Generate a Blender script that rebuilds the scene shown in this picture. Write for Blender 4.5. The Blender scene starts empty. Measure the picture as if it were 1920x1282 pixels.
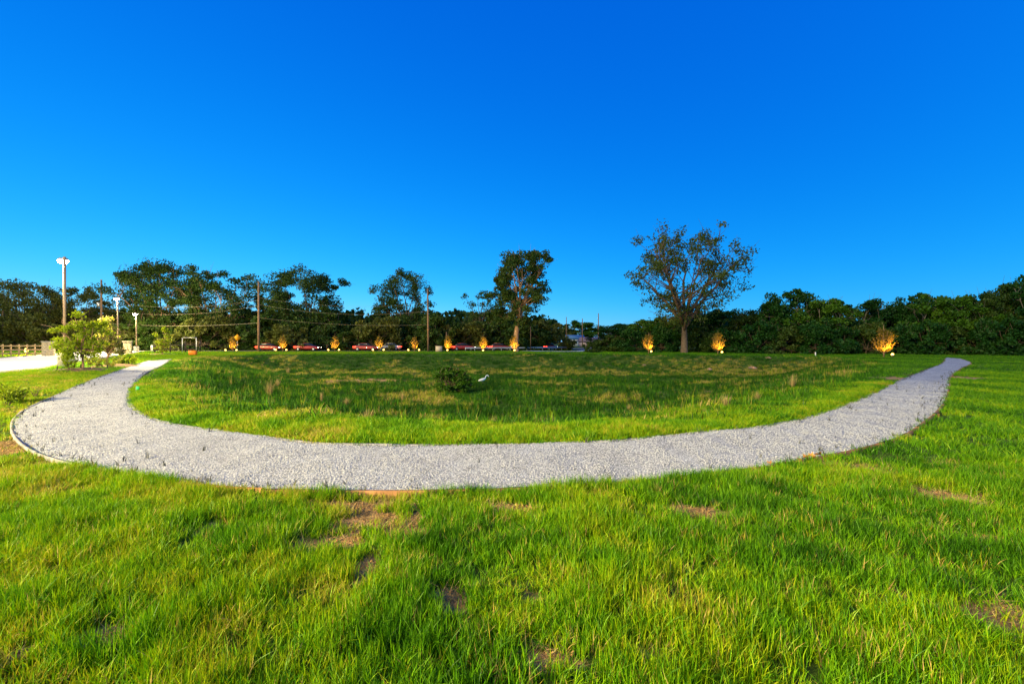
import bpy, math, random
import numpy as np
from mathutils import Vector

# ------------------------------------------------------------------ camera, sky, sun, exposure
R = math.radians
scene = bpy.context.scene
COL = scene.collection
CAM_H = 1.7
LENS = 16.0
F = 1920 * LENS / 36.0

cam_d = bpy.data.cameras.new('camera')
cam_d.sensor_width = 36.0
cam_d.lens = LENS
cam_d.clip_start = 0.05
cam_d.clip_end = 4000
cam = bpy.data.objects.new('camera', cam_d)
COL.objects.link(cam)
cam.location = (0, 0, CAM_H)
cam.rotation_euler = (R(90), 0, 0)
scene.camera = cam

SUN_EL, SUN_AZ = R(30), R(226)          # azimuth clockwise from +Y: behind the camera, to its left
world = bpy.data.worlds.new('World')
scene.world = world
world.use_nodes = True
wn = world.node_tree
wn.nodes.clear()
sky = wn.nodes.new('ShaderNodeTexSky')
sky.sky_type = 'NISHITA'
sky.sun_disc = False
sky.sun_elevation = SUN_EL
sky.sun_rotation = -SUN_AZ
sky.air_density = 1.0
sky.dust_density = 0.2
sky.ozone_density = 4.0
# one even colour grade over the whole sky: the deep saturated blue of the photograph
sepc = wn.nodes.new('ShaderNodeSeparateColor')
comb = wn.nodes.new('ShaderNodeCombineColor')
wn.links.new(sky.outputs[0], sepc.inputs[0])
for ch, (gam, mul) in enumerate(((3.0, 0.007), (0.93, 0.79), (0.40, 3.75))):
    pw = wn.nodes.new('ShaderNodeMath')
    pw.operation = 'POWER'
    pw.inputs[1].default_value = gam
    ml = wn.nodes.new('ShaderNodeMath')
    ml.operation = 'MULTIPLY'
    ml.inputs[1].default_value = mul
    wn.links.new(sepc.outputs[ch], pw.inputs[0])
    wn.links.new(pw.outputs[0], ml.inputs[0])
    wn.links.new(ml.outputs[0], comb.inputs[ch])
bg = wn.nodes.new('ShaderNodeBackground')
bg.inputs['Strength'].default_value = 0.065
wo = wn.nodes.new('ShaderNodeOutputWorld')
wn.links.new(comb.outputs[0], bg.inputs['Color'])
wn.links.new(bg.outputs[0], wo.inputs['Surface'])

sun_d = bpy.data.lights.new('sun', 'SUN')
sun_d.energy = 1.65
sun_d.angle = R(24)
sun_d.color = (1.0, 0.82, 0.33)
sun = bpy.data.objects.new('sun', sun_d)
COL.objects.link(sun)
sd = Vector((math.sin(SUN_AZ) * math.cos(SUN_EL), math.cos(SUN_AZ) * math.cos(SUN_EL), math.sin(SUN_EL)))
sun.rotation_euler = sd.to_track_quat('Z', 'Y').to_euler()

scene.view_settings.view_transform = 'Standard'
scene.view_settings.look = 'None'
scene.view_settings.gamma = 1.0
scene.view_settings.use_curve_mapping = False
scene.view_settings.exposure = 1.08
scene.render.engine = 'CYCLES'
scene.cycles.use_denoising = True
scene.cycles.max_bounces = 6
scene.cycles.diffuse_bounces = 3
scene.cycles.transmission_bounces = 3
scene.cycles.glossy_bounces = 2
scene.cycles.sample_clamp_indirect = 4.0

rng = np.random.default_rng(7)
random.seed(7)


# ------------------------------------------------------------------ materials
def new_mat(name):
    m = bpy.data.materials.new(name)
    m.use_nodes = True
    nt = m.node_tree
    nt.nodes.clear()
    out = nt.nodes.new('ShaderNodeOutputMaterial')
    return m, nt, out


def N(nt, kind, **kw):
    n = nt.nodes.new(kind)
    for k, v in kw.items():
        setattr(n, k, v)
    return n


def ramp(nt, stops, fac):
    r = N(nt, 'ShaderNodeValToRGB')
    els = r.color_ramp.elements
    while len(els) < len(stops):
        els.new(0.5)
    for e, (p, c) in zip(els, stops):
        e.position = p
        e.color = (c[0], c[1], c[2], 1)
    nt.links.new(fac, r.inputs[0])
    return r.outputs[0]


def noise(nt, scale, detail=3, rough=0.55, vec=None, dim='3D'):
    n = N(nt, 'ShaderNodeTexNoise')
    n.inputs['Scale'].default_value = scale
    n.inputs['Detail'].default_value = detail
    n.inputs['Roughness'].default_value = rough
    if vec is not None:
        nt.links.new(vec, n.inputs['Vector'])
    return n.outputs['Fac']


def mixc(nt, a, b, fac, mode='MIX'):
    m = N(nt, 'ShaderNodeMix', data_type='RGBA', blend_type=mode)
    for sock, v in ((m.inputs[0], fac), (m.inputs[6], a), (m.inputs[7], b)):
        if isinstance(v, (int, float)):
            sock.default_value = v
        elif isinstance(v, tuple):
            sock.default_value = (v[0], v[1], v[2], 1)
        else:
            nt.links.new(v, sock)
    return m.outputs[2]


def math_n(nt, op, a, b=0.0, clamp=False):
    m = N(nt, 'ShaderNodeMath', operation=op, use_clamp=clamp)
    for s, v in ((m.inputs[0], a), (m.inputs[1], b)):
        if isinstance(v, (int, float)):
            s.default_value = v
        else:
            nt.links.new(v, s)
    return m.outputs[0]


def bump(nt, height, strength=0.3, dist=0.02):
    b = N(nt, 'ShaderNodeBump')
    b.inputs['Strength'].default_value = strength
    b.inputs['Distance'].default_value = dist
    nt.links.new(height, b.inputs['Height'])
    return b.outputs[0]


def geo_pos(nt):
    return N(nt, 'ShaderNodeNewGeometry').outputs['Position']


def obj_pos(nt):
    return N(nt, 'ShaderNodeTexCoord').outputs['Object']


def simple(name, col, rough=0.7, metal=0.0, vary=0.15, scale=6.0, bump_s=0.15, col2=None, spec=0.3):
    m, nt, out = new_mat(name)
    p = N(nt, 'ShaderNodeBsdfPrincipled')
    v = obj_pos(nt)
    f = noise(nt, scale, 4, 0.6, v)
    c2 = col2 if col2 else tuple(c * (1 - 2.2 * vary) for c in col)
    c = ramp(nt, [(0.3, c2), (0.7, col)], f)
    nt.links.new(c, p.inputs['Base Color'])
    p.inputs['Roughness'].default_value = rough
    p.inputs['Metallic'].default_value = metal
    p.inputs['Specular IOR Level'].default_value = spec
    if bump_s:
        nt.links.new(bump(nt, noise(nt, scale * 5, 3, 0.6, v), bump_s, 0.01), p.inputs['Normal'])
    nt.links.new(p.outputs[0], out.inputs[0])
    return m


def emissive(name, col, strength):
    m, nt, out = new_mat(name)
    e = N(nt, 'ShaderNodeEmission')
    e.inputs[0].default_value = (*col, 1)
    e.inputs[1].default_value = strength
    nt.links.new(e.outputs[0], out.inputs[0])
    m.cycles.emission_sampling = 'NONE'
    return m


def leafy(name, stops, transl=0.35, inst_attr=None, blade_attr=None, rough=0.5, noise_scale=0.35):
    """foliage: diffuse + translucent + faint gloss, colour from per-leaf / per-clump randomness"""
    m, nt, out = new_mat(name)
    rnd = N(nt, 'ShaderNodeAttribute', attribute_name=blade_attr or 'rnd').outputs['Fac']
    if inst_attr:
        t = N(nt, 'ShaderNodeAttribute', attribute_name=inst_attr, attribute_type='INSTANCER').outputs['Fac']
        fac = math_n(nt, 'ADD', t, math_n(nt, 'MULTIPLY', math_n(nt, 'SUBTRACT', rnd, 0.5), 0.46), True)
    else:
        big = noise(nt, noise_scale, 2, 0.5, geo_pos(nt))
        fac = math_n(nt, 'ADD', math_n(nt, 'MULTIPLY', rnd, 0.55),
                     math_n(nt, 'MULTIPLY', math_n(nt, 'SUBTRACT', big, 0.28), 0.9), True)
    c = ramp(nt, stops, fac)
    d = N(nt, 'ShaderNodeBsdfDiffuse')
    tr = N(nt, 'ShaderNodeBsdfTranslucent')
    g = N(nt, 'ShaderNodeBsdfGlossy')
    g.inputs['Roughness'].default_value = rough
    g.inputs['Color'].default_value = (1, 1, 1, 1)
    nt.links.new(c, d.inputs[0])
    nt.links.new(mixc(nt, c, (1.0, 0.95, 0.25), 1.0, 'MULTIPLY'), tr.inputs[0])
    m1 = N(nt, 'ShaderNodeMixShader')
    m1.inputs[0].default_value = transl
    nt.links.new(d.outputs[0], m1.inputs[1])
    nt.links.new(tr.outputs[0], m1.inputs[2])
    m2 = N(nt, 'ShaderNodeMixShader')
    m2.inputs[0].default_value = 0.010
    nt.links.new(m1.outputs[0], m2.inputs[1])
    nt.links.new(g.outputs[0], m2.inputs[2])
    nt.links.new(m2.outputs[0], out.inputs[0])
    return m


M = {}
GRASS_STOPS = [(0.0, (0.012, 0.055, 0.002)), (0.12, (0.022, 0.090, 0.003)), (0.34, (0.065, 0.215, 0.003)), (0.55, (0.155, 0.340, 0.003)),
               (0.75, (0.295, 0.375, 0.003)), (0.9, (0.38, 0.30, 0.035)), (1.0, (0.46, 0.33, 0.12))]
M['grass'] = leafy('grass_blade', GRASS_STOPS, 0.30, inst_attr='tint', rough=0.45)
M['dry'] = leafy('dry_grass_blade', [(0, (0.20, 0.13, 0.05)), (0.5, (0.36, 0.27, 0.12)), (1, (0.50, 0.40, 0.20))], 0.25)
M['weed'] = simple('grey_weed', (0.07, 0.075, 0.06), 0.8, vary=0.2, bump_s=0)
M['leaf_oak'] = leafy('oak_leaf', [(0, (0.012, 0.036, 0.006)), (0.5, (0.035, 0.074, 0.010)), (1, (0.080, 0.105, 0.018))], 0.3)
M['leaf_sparse'] = leafy('sparse_leaf', [(0, (0.022, 0.050, 0.010)), (0.5, (0.050, 0.085, 0.016)), (1, (0.095, 0.100, 0.030))], 0.3)
M['leaf_dark'] = leafy('dark_leaf', [(0, (0.006, 0.032, 0.006)), (0.5, (0.014, 0.062, 0.008)), (1, (0.032, 0.095, 0.012))], 0.3)
M['leaf_olive'] = leafy('olive_leaf', [(0, (0.045, 0.060, 0.012)), (0.5, (0.085, 0.105, 0.018)), (1, (0.16, 0.15, 0.04))], 0.3)  # street lamp light on the foliage put into the leaf colour
M['leaf_mid'] = leafy('mid_leaf', [(0, (0.020, 0.070, 0.005)), (0.5, (0.045, 0.120, 0.006)), (1, (0.09, 0.18, 0.010))], 0.3)
M['leaf_bright'] = leafy('bright_leaf', [(0, (0.14, 0.22, 0.010)), (0.5, (0.24, 0.33, 0.014)), (1, (0.38, 0.40, 0.03))], 0.48)
M['leaf_pale'] = leafy('pale_leaf', [(0, (0.14, 0.17, 0.03)), (0.5, (0.24, 0.25, 0.06)), (1, (0.36, 0.34, 0.12))], 0.4)
M['leaf_gold'] = leafy('young_leaf', [(0, (0.12, 0.10, 0.010)), (0.5, (0.22, 0.17, 0.014)), (1, (0.32, 0.24, 0.03))], 0.4)
M['bark'] = simple('bark', (0.16, 0.115, 0.08), 0.9, vary=0.25, scale=3, bump_s=0.6, spec=0.1)
M['bark_tan'] = simple('tan_bark', (0.36, 0.22, 0.13), 0.9, vary=0.2, scale=3, bump_s=0.6, spec=0.1)
M['bark_grey'] = simple('grey_bark', (0.22, 0.19, 0.16), 0.9, vary=0.22, scale=3, bump_s=0.6, spec=0.1)
M['pole_wood'] = simple('pole_wood', (0.24, 0.155, 0.10), 0.9, vary=0.2, scale=4, bump_s=0.4, spec=0.1)
M['black_wood'] = simple('black_stained_wood', (0.035, 0.028, 0.022), 0.8, vary=0.2, scale=5)
M['fence_wood'] = simple('fence_wood', (0.42, 0.29, 0.15), 0.85, vary=0.18, scale=4)
M['galv'] = simple('galvanised_steel', (0.55, 0.56, 0.56), 0.45, 0.7, vary=0.12, scale=4)
M['lamp_metal'] = simple('bronze_pole_paint', (0.34, 0.24, 0.16), 0.5, 0.2, vary=0.08, scale=3, bump_s=0.03)
M['dark_metal'] = simple('dark_metal', (0.05, 0.05, 0.05), 0.5, 0.5, vary=0.1)
M['concrete'] = simple('concrete_pier', (0.42, 0.39, 0.31), 0.9, vary=0.16, scale=3, bump_s=0.4)
M['orange'] = simple('orange_plastic', (0.75, 0.20, 0.015), 0.6, vary=0.06, bump_s=0.02)
M['yellow_sign'] = simple('yellow_sign_face', (0.85, 0.38, 0.01), 0.5, vary=0.03, bump_s=0)
M['white_paint'] = simple('white_paint', (0.75, 0.75, 0.72), 0.5, vary=0.06, bump_s=0.02)
M['tan_box'] = simple('tan_cabinet_paint', (0.5, 0.42, 0.32), 0.6, vary=0.08, bump_s=0.03)
M['wire'] = simple('cable', (0.30, 0.26, 0.18), 0.6, vary=0.05, bump_s=0)
M['mulch'] = simple('bark_mulch', (0.20, 0.12, 0.06), 0.95, vary=0.3, scale=30, bump_s=1.0)
M['lamp_lens'] = emissive('lamp_lens', (1.0, 0.93, 0.74), 60)
M['up_lens'] = emissive('uplight_lens', (1.0, 0.58, 0.10), 5)
M['tail'] = emissive('tail_light', (1.0, 0.03, 0.01), 9)
M['headlight'] = emissive('head_light', (1.0, 0.85, 0.6), 14)
M['rubber'] = simple('tyre_rubber', (0.02, 0.02, 0.02), 0.9, bump_s=0)
M['glass_dark'] = simple('tinted_glass', (0.02, 0.025, 0.03), 0.08, bump_s=0, spec=0.6)
M['plume'] = simple('white_feather', (0.80, 0.80, 0.76), 0.8, vary=0.04, bump_s=0.1)
M['beak'] = simple('yellow_beak', (0.55, 0.35, 0.05), 0.5, bump_s=0)
M['rock'] = simple('pink_rock', (0.45, 0.27, 0.19), 0.9, vary=0.2, scale=4, bump_s=0.6)
M['dead_leaf'] = simple('dead_leaf', (0.52, 0.24, 0.07), 0.8, vary=0.2, scale=20, bump_s=0.2)
M['soil_clod'] = simple('soil_clod', (0.40, 0.22, 0.09), 0.95, vary=0.25, scale=40, bump_s=0.5)
M['flag'] = simple('green_flag', (0.02, 0.45, 0.12), 0.6, vary=0.03, bump_s=0)


# ------------------------------------------------------------------ mesh helpers
class MB:
    """collects vertices and faces, links them as one mesh object"""
    def __init__(self):
        self.v, self.f, self.a, self.n = [], [], [], 0

    def add(self, verts, faces, rnd=None):
        verts = np.asarray(verts, float).reshape(-1, 3)
        for fa in faces if isinstance(faces, list) and len(faces) and isinstance(faces[0], np.ndarray) and faces[0].ndim == 2 else [np.asarray(faces)]:
            self.f.append(fa + self.n)
        self.v.append(verts)
        self.a.append(np.full(len(verts), 0.5) if rnd is None else np.asarray(rnd, float))
        self.n += len(verts)
        return self

    def box(self, c, s, rz=0.0):
        x, y, z = s[0] / 2, s[1] / 2, s[2] / 2
        v = np.array([[-x, -y, -z], [x, -y, -z], [x, y, -z], [-x, y, -z], [-x, -y, z], [x, -y, z], [x, y, z], [-x, y, z]])
        if rz:
            cr, sr = math.cos(rz), math.sin(rz)
            v = np.stack([v[:, 0] * cr - v[:, 1] * sr, v[:, 0] * sr + v[:, 1] * cr, v[:, 2]], 1)
        f = np.array([[0, 3, 2, 1], [4, 5, 6, 7], [0, 1, 5, 4], [1, 2, 6, 5], [2, 3, 7, 6], [3, 0, 4, 7]])
        return self.add(v + np.asarray(c), f)

    def tube(self, pts, rad, sides=6, cap=True):
        pts = np.asarray(pts, float)
        n = len(pts)
        rad = np.broadcast_to(np.asarray(rad, float), (n,))
        t = np.gradient(pts, axis=0)
        t /= np.linalg.norm(t, axis=1)[:, None] + 1e-9
        up = np.array([0, 0, 1.0]) if abs(t[0, 2]) < 0.8 else np.array([1.0, 0, 0])
        u = np.cross(t, up)
        u /= np.linalg.norm(u, axis=1)[:, None] + 1e-9
        w = np.cross(t, u)
        a = np.linspace(0, 2 * np.pi, sides, endpoint=False)
        v = pts[:, None] + rad[:, None, None] * (np.cos(a)[None, :, None] * u[:, None] + np.sin(a)[None, :, None] * w[:, None])
        i = np.arange(n - 1)[:, None] * sides
        j = np.arange(sides)[None]
        jn = (j + 1) % sides
        f = np.stack([i + j, i + jn, i + sides + jn, i + sides + j], -1).reshape(-1, 4)
        faces = [f]
        verts = v.reshape(-1, 3)
        if cap:
            verts = np.vstack([verts, pts[0], pts[-1]])
            k0, k1 = n * sides, n * sides + 1
            jj = np.arange(sides)
            faces.append(np.stack([np.full(sides, k0), (jj + 1) % sides, jj], 1))
            faces.append(np.stack([np.full(sides, k1), (n - 1) * sides + jj, (n - 1) * sides + (jj + 1) % sides], 1))
        return self.add(verts, faces)

    def lathe(self, prof, sides=16, c=(0, 0, 0)):
        return self.tube([(c[0], c[1] + 1e-6 * k, c[2] + z) for k, (r, z) in enumerate(prof)], [r for r, z in prof], sides) if False else self._lathe(prof, sides, c)

    def _lathe(self, prof, sides, c):
        a = np.linspace(0, 2 * np.pi, sides, endpoint=False)
        v = np.array([[(r * math.cos(t) + c[0], r * math.sin(t) + c[1], z + c[2]) for t in a] for r, z in prof]).reshape(-1, 3)
        n = len(prof)
        i = np.arange(n - 1)[:, None] * sides
        j = np.arange(sides)[None]
        jn = (j + 1) % sides
        f = np.stack([i + j, i + jn, i + sides + jn, i + sides + j], -1).reshape(-1, 4)
        v = np.vstack([v, [c[0], c[1], prof[0][1] + c[2]], [c[0], c[1], prof[-1][1] + c[2]]])
        k0, k1 = n * sides, n * sides + 1
        jj = np.arange(sides)
        return self.add(v, [f, np.stack([np.full(sides, k0), (jj + 1) % sides, jj], 1),
                            np.stack([np.full(sides, k1), (n - 1) * sides + jj, (n - 1) * sides + (jj + 1) % sides], 1)])

    def mesh(self, name, mat, smooth=False):
        me = bpy.data.meshes.new(name)
        v = np.concatenate(self.v)
        me.vertices.add(len(v))
        me.vertices.foreach_set('co', v.ravel())
        loops = np.concatenate([f.ravel() for f in self.f])
        tot = np.concatenate([np.full(len(f), f.shape[1]) for f in self.f])
        me.loops.add(len(loops))
        me.loops.foreach_set('vertex_index', loops.astype(np.int32))
        me.polygons.add(len(tot))
        start = np.concatenate([[0], np.cumsum(tot)[:-1]])
        me.polygons.foreach_set('loop_start', start.astype(np.int32))
        me.polygons.foreach_set('loop_total', tot.astype(np.int32))
        at = me.attributes.new('rnd', 'FLOAT', 'POINT')
        at.data.foreach_set('value', np.concatenate(self.a).astype(np.float32))
        me.update(calc_edges=True)
        if smooth:
            me.polygons.foreach_set('use_smooth', np.ones(len(tot), bool))
        if mat:
            me.materials.append(M[mat] if isinstance(mat, str) else mat)
        return me

    def build(self, name, mat, parent=None, smooth=False):
        return link(name, self.mesh(name, mat, smooth), parent)


def link(name, data, parent=None):
    o = bpy.data.objects.new(name, data)
    COL.objects.link(o)
    if parent is not None:
        o.parent = parent
    return o


def tag(o, label=None, cat=None, group=None, kind=None):
    for k, v in (('label', label), ('category', cat), ('group', group), ('kind', kind)):
        if v:
            o[k] = v
    return o


def empty(name, loc, rz=0.0, label=None, cat=None, group=None):
    o = link(name, None)
    o.empty_display_size = 0.3
    o.location = loc
    o.rotation_euler = (0, 0, rz)
    return tag(o, label, cat, group)


def copy_tree(o, parent=None):
    c = o.copy()
    COL.objects.link(c)
    c.parent = parent
    for ch in o.children:
        copy_tree(ch, c)
    return c


# ------------------------------------------------------------------ the lie of the land
def gp(px, py):
    """where a line of sight of the photograph meets the level ground"""
    d = CAM_H * F / (py - 641.0)
    return ((px - 960.0) / F * d, d)


def catmull(P, n_per=12):
    P = np.asarray(P, float)
    Q = np.vstack([2 * P[0] - P[1], P, 2 * P[-1] - P[-2]])
    out = []
    t = np.linspace(0, 1, n_per, endpoint=False)[:, None]
    for i in range(1, len(Q) - 2):
        p0, p1, p2, p3 = Q[i - 1], Q[i], Q[i + 1], Q[i + 2]
        out.append(0.5 * (2 * p1 + (p2 - p0) * t + (2 * p0 - 5 * p1 + 4 * p2 - p3) * t ** 2 + (3 * p1 - p0 - 3 * p2 + p3) * t ** 3))
    out.append(P[-1:])
    return np.vstack(out)


def resample(P, n):
    s = np.concatenate([[0], np.cumsum(np.linalg.norm(np.diff(P, axis=0), axis=1))])
    t = np.linspace(0, s[-1], n)
    return np.stack([np.interp(t, s, P[:, k]) for k in range(P.shape[1])], 1)


OUT_PX = [(278, 676), (240, 689), (200, 702), (150, 721), (112, 738), (75, 755), (45, 770), (29, 785), (25, 800), (33, 820),
          (58, 841), (100, 857), (150, 870), (200, 880), (260, 892), (320, 901), (400, 910), (470, 915), (600, 918), (760, 919),
          (860, 917), (960, 914), (1060, 909), (1160, 903), (1260, 894), (1350, 884), (1440, 873), (1500, 862), (1560, 851),
          (1620, 838), (1680, 821), (1722, 797), (1752, 774), (1770, 752), (1778, 728), (1784, 704), (1802, 690), (1820, 680), (1800, 672)]
IN_PX = [(322, 673), (300, 686), (270, 700), (252, 722), (243, 742), (247, 760), (270, 777), (310, 790), (380, 802), (480, 815),
         (590, 829), (700, 832), (800, 833), (960, 832), (1050, 828), (1150, 824), (1250, 815), (1350, 806), (1440, 796),
         (1530, 777), (1580, 760), (1630, 740), (1680, 716), (1740, 692), (1768, 680), (1774, 670)]
OUTER = resample(catmull([gp(*p) for p in OUT_PX]), 420)
INNER = resample(catmull([gp(*p) for p in IN_PX]), 420)
PATH_POLY = np.vstack([OUTER, INNER[::-1]])[::2]
BASIN = np.array([(-9.5, 11.5), (-5.0, 9.0), (0, 8.3), (4.5, 8.9), (9, 12.2), (14, 17.5), (21, 25), (30, 36), (36, 47), (34, 56),
                  (18, 62), (0, 66), (-20, 66), (-34, 62), (-36, 52), (-29, 38), (-21, 27), (-14, 17)], float)
# everything on the pond side of the path
INSIDE_POLY = np.vstack([INNER[::4], [(60, 70), (60, 400), (-400, 400), (-60, 60)]])


def inside(poly, x, y):
    r = np.zeros(x.shape, bool)
    n = len(poly)
    for i in range(n):
        x0, y0 = poly[i]
        x1, y1 = poly[(i + 1) % n]
        if y0 == y1:
            continue
        c = ((y0 > y) != (y1 > y)) & (x < (x1 - x0) * (y - y0) / (y1 - y0) + x0)
        r ^= c
    return r


def dist_poly(poly, x, y, closed=True):
    d = np.full(x.shape, 1e9)
    n = len(poly)
    for i in range(n if closed else n - 1):
        a, b = poly[i], poly[(i + 1) % n]
        e = b - a
        L = e @ e
        if L < 1e-12:
            continue
        t = np.clip(((x - a[0]) * e[0] + (y - a[1]) * e[1]) / L, 0, 1)
        d = np.minimum(d, (x - a[0] - t * e[0]) ** 2 + (y - a[1] - t * e[1]) ** 2)
    return np.sqrt(d)


_pw = rng.uniform(0, 6.28, (24, 3))


def lump(x, y, wl, k=0):
    """smooth pseudo noise in about -1..1 with wavelength wl"""
    s = 0
    for i in range(6):
        a = _pw[(i + k) % 24]
        q = 6.283 / (wl * (0.7 + 0.23 * i))
        s = s + np.sin(x * math.cos(a[0]) * q + y * math.sin(a[0]) * q + a[1])
    return s / 3.4


def sstep(t):
    t = np.clip(t, 0, 1)
    return t * t * (3 - 2 * t)


PATH_SMALL = PATH_POLY[::3]


def ground_z(x, y):
    x, y = np.atleast_1d(np.asarray(x, float)), np.atleast_1d(np.asarray(y, float))
    ins = inside(INSIDE_POLY, x, y)
    z = np.where(ins, -0.015, -0.030 - 0.055 * np.exp(-((x + 1.5) / 1.1) ** 2) * (y < 6))
    z = z + 0.02 * lump(x, y, 1.7) * np.where(np.hypot(x, y) < 30, 1, 0.5) - 0.01
    b = inside(BASIN, x, y)
    if b.any():
        t = dist_poly(BASIN, x[b], y[b])
        dep = 1.7 * sstep(t / 10.0)
        z[b] += -dep + 0.16 * lump(x[b], y[b], 5.0, 3) * sstep(t / 4)
    near = (np.abs(x) < 75) & (y > 0) & (y < 75)
    if near.any():
        pin = inside(PATH_POLY, x[near], y[near])
        zz = z[near]
        zz[pin] = -0.16
        z[near] = zz
    return z


def gz(x, y):
    return float(ground_z(np.array([x]), np.array([y]))[0])


# bare soil / straw patches: (x, y, rx, ry, strength)
BARE = [(*gp(705, 962), 0.34, 0.26, 0.9), (*gp(690, 935), 0.5, 0.13, 1.0), (*gp(755, 985), 0.22, 0.16, 0.85), (*gp(690, 1045), 0.10, 0.16, 1.0),
        (*gp(838, 1103), 0.15, 0.13, 1.0), (*gp(405, 980), 0.16, 0.14, 0.9), (*gp(1315, 955), 0.36, 0.22, 1.0), (*gp(960, 945), 0.34, 0.1, 0.8),
        (*gp(620, 1000), 0.25, 0.14, 0.8), (*gp(1780, 928), 0.35, 0.28, 0.8), (*gp(1870, 1150), 0.3, 0.25, 0.7), (*gp(1590, 868), 0.8, 0.22, 0.7),
        (*gp(1640, 880), 0.5, 0.2, 0.6), (*gp(1795, 706), 0.9, 1.6, 1.0), (*gp(1672, 708), 1.0, 0.9, 1.0), (*gp(215, 1165), 0.14, 0.1, 0.8),
        (*gp(62, 1200), 0.1, 0.08, 0.8), (*gp(1035, 1225), 0.12, 0.1, 0.7), (*gp(1230, 1225), 0.12, 0.10, 0.6), (*gp(15, 835), 0.8, 0.6, 0.8),
        (*gp(90, 868), 0.6, 0.25, 0.6), (*gp(1410, 692), 2.0, 1.5, 0.7), (*gp(1330, 690), 4.0, 2.2, 0.6), (*gp(640, 678), 6.0, 2.5, 0.7),
        (*gp(440, 695), 3, 1.5, 0.4), (*gp(1780, 870), 0.5, 0.2, 0.5), (*gp(1000, 1110), 0.12, 0.18, 0.4), (*gp(1830, 1000), 0.3, 0.2, 0.6)]


def bare_mask(x, y):
    m = np.zeros(x.shape)
    w = np.clip(1 + 0.75 * lump(x, y, 0.38, 5) + 0.5 * lump(x, y, 0.13, 9), 0.25, 4)
    for bx, by, rx, ry, s in BARE:
        q = ((x - bx) / rx) ** 2 + ((y - by) / ry) ** 2
        m = np.maximum(m, s * np.clip(1.6 - q * w, 0, 1))
    return m


def structure(o):
    o['kind'] = 'structure'
    return o


def axis(bounds):
    out = [bounds[0][0]]
    for a, b, s in bounds:
        n = max(1, int(round((b - a) / s)))
        out += list(np.linspace(a, b, n + 1)[1:])
    return np.array(out)


def grid_faces(nx, ny):
    i = np.arange(ny - 1)[:, None] * nx
    j = np.arange(nx - 1)[None]
    return np.stack([i + j, i + j + 1, i + nx + j + 1, i + nx + j], -1).reshape(-1, 4)


def build_ground():
    xs = axis([(-1500, -300, 200), (-300, -80, 12), (-80, -30, 1.0), (-30, -9, 0.3), (-9, 9, 0.09), (9, 30, 0.3), (30, 80, 1.0), (80, 300, 12), (300, 1500, 200)])
    ys = axis([(-60, -3, 6), (-3, 1, 0.4), (1, 10, 0.09), (10, 24, 0.25), (24, 80, 0.8), (80, 300, 12), (300, 2500, 200)])
    X, Y = np.meshgrid(xs, ys)
    x, y = X.ravel(), Y.ravel()
    z = ground_z(x, y)
    mb = MB()
    mb.add(np.stack([x, y, z], 1), grid_faces(len(xs), len(ys)), bare_mask(x, y))
    m, nt, out = new_mat('turf_soil')
    pos = geo_pos(nt)
    bare = N(nt, 'ShaderNodeAttribute', attribute_name='rnd').outputs['Fac']
    p = N(nt, 'ShaderNodeBsdfPrincipled')
    p.inputs['Roughness'].default_value = 0.95
    p.inputs['Specular IOR Level'].default_value = 0.1
    turf = ramp(nt, [(0.3, (0.030, 0.075, 0.008)), (0.55, (0.060, 0.115, 0.010)), (0.75, (0.10, 0.12, 0.016))], noise(nt, 1.3, 5, 0.65, pos))
    turf2 = ramp(nt, [(0.35, (0.040, 0.080, 0.010)), (0.7, (0.09, 0.085, 0.02))], noise(nt, 25, 4, 0.7, pos))
    turf = mixc(nt, turf, turf2, 0.4)
    soil = ramp(nt, [(0.25, (0.20, 0.09, 0.03)), (0.5, (0.38, 0.19, 0.07)), (0.75, (0.50, 0.33, 0.15))], noise(nt, 9, 6, 0.7, pos))
    soil = mixc(nt, soil, ramp(nt, [(0.4, (0.16, 0.09, 0.04)), (0.62, (0.52, 0.38, 0.19))], noise(nt, 70, 4, 0.7, pos)), 0.5)
    f = math_n(nt, 'ADD', bare, math_n(nt, 'MULTIPLY', math_n(nt, 'SUBTRACT', noise(nt, 14, 4, 0.7, pos), 0.5), 0.7), True)
    f = ramp(nt, [(0.25, (0, 0, 0)), (0.55, (1, 1, 1))], f)
    nt.links.new(mixc(nt, turf, soil, f), p.inputs['Base Color'])
    nt.links.new(bump(nt, noise(nt, 30, 6, 0.75, pos), 0.9, 0.03), p.inputs['Normal'])
    nt.links.new(p.outputs[0], out.inputs[0])
    o = mb.build('ground', m, smooth=True)
    return structure(o)


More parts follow.
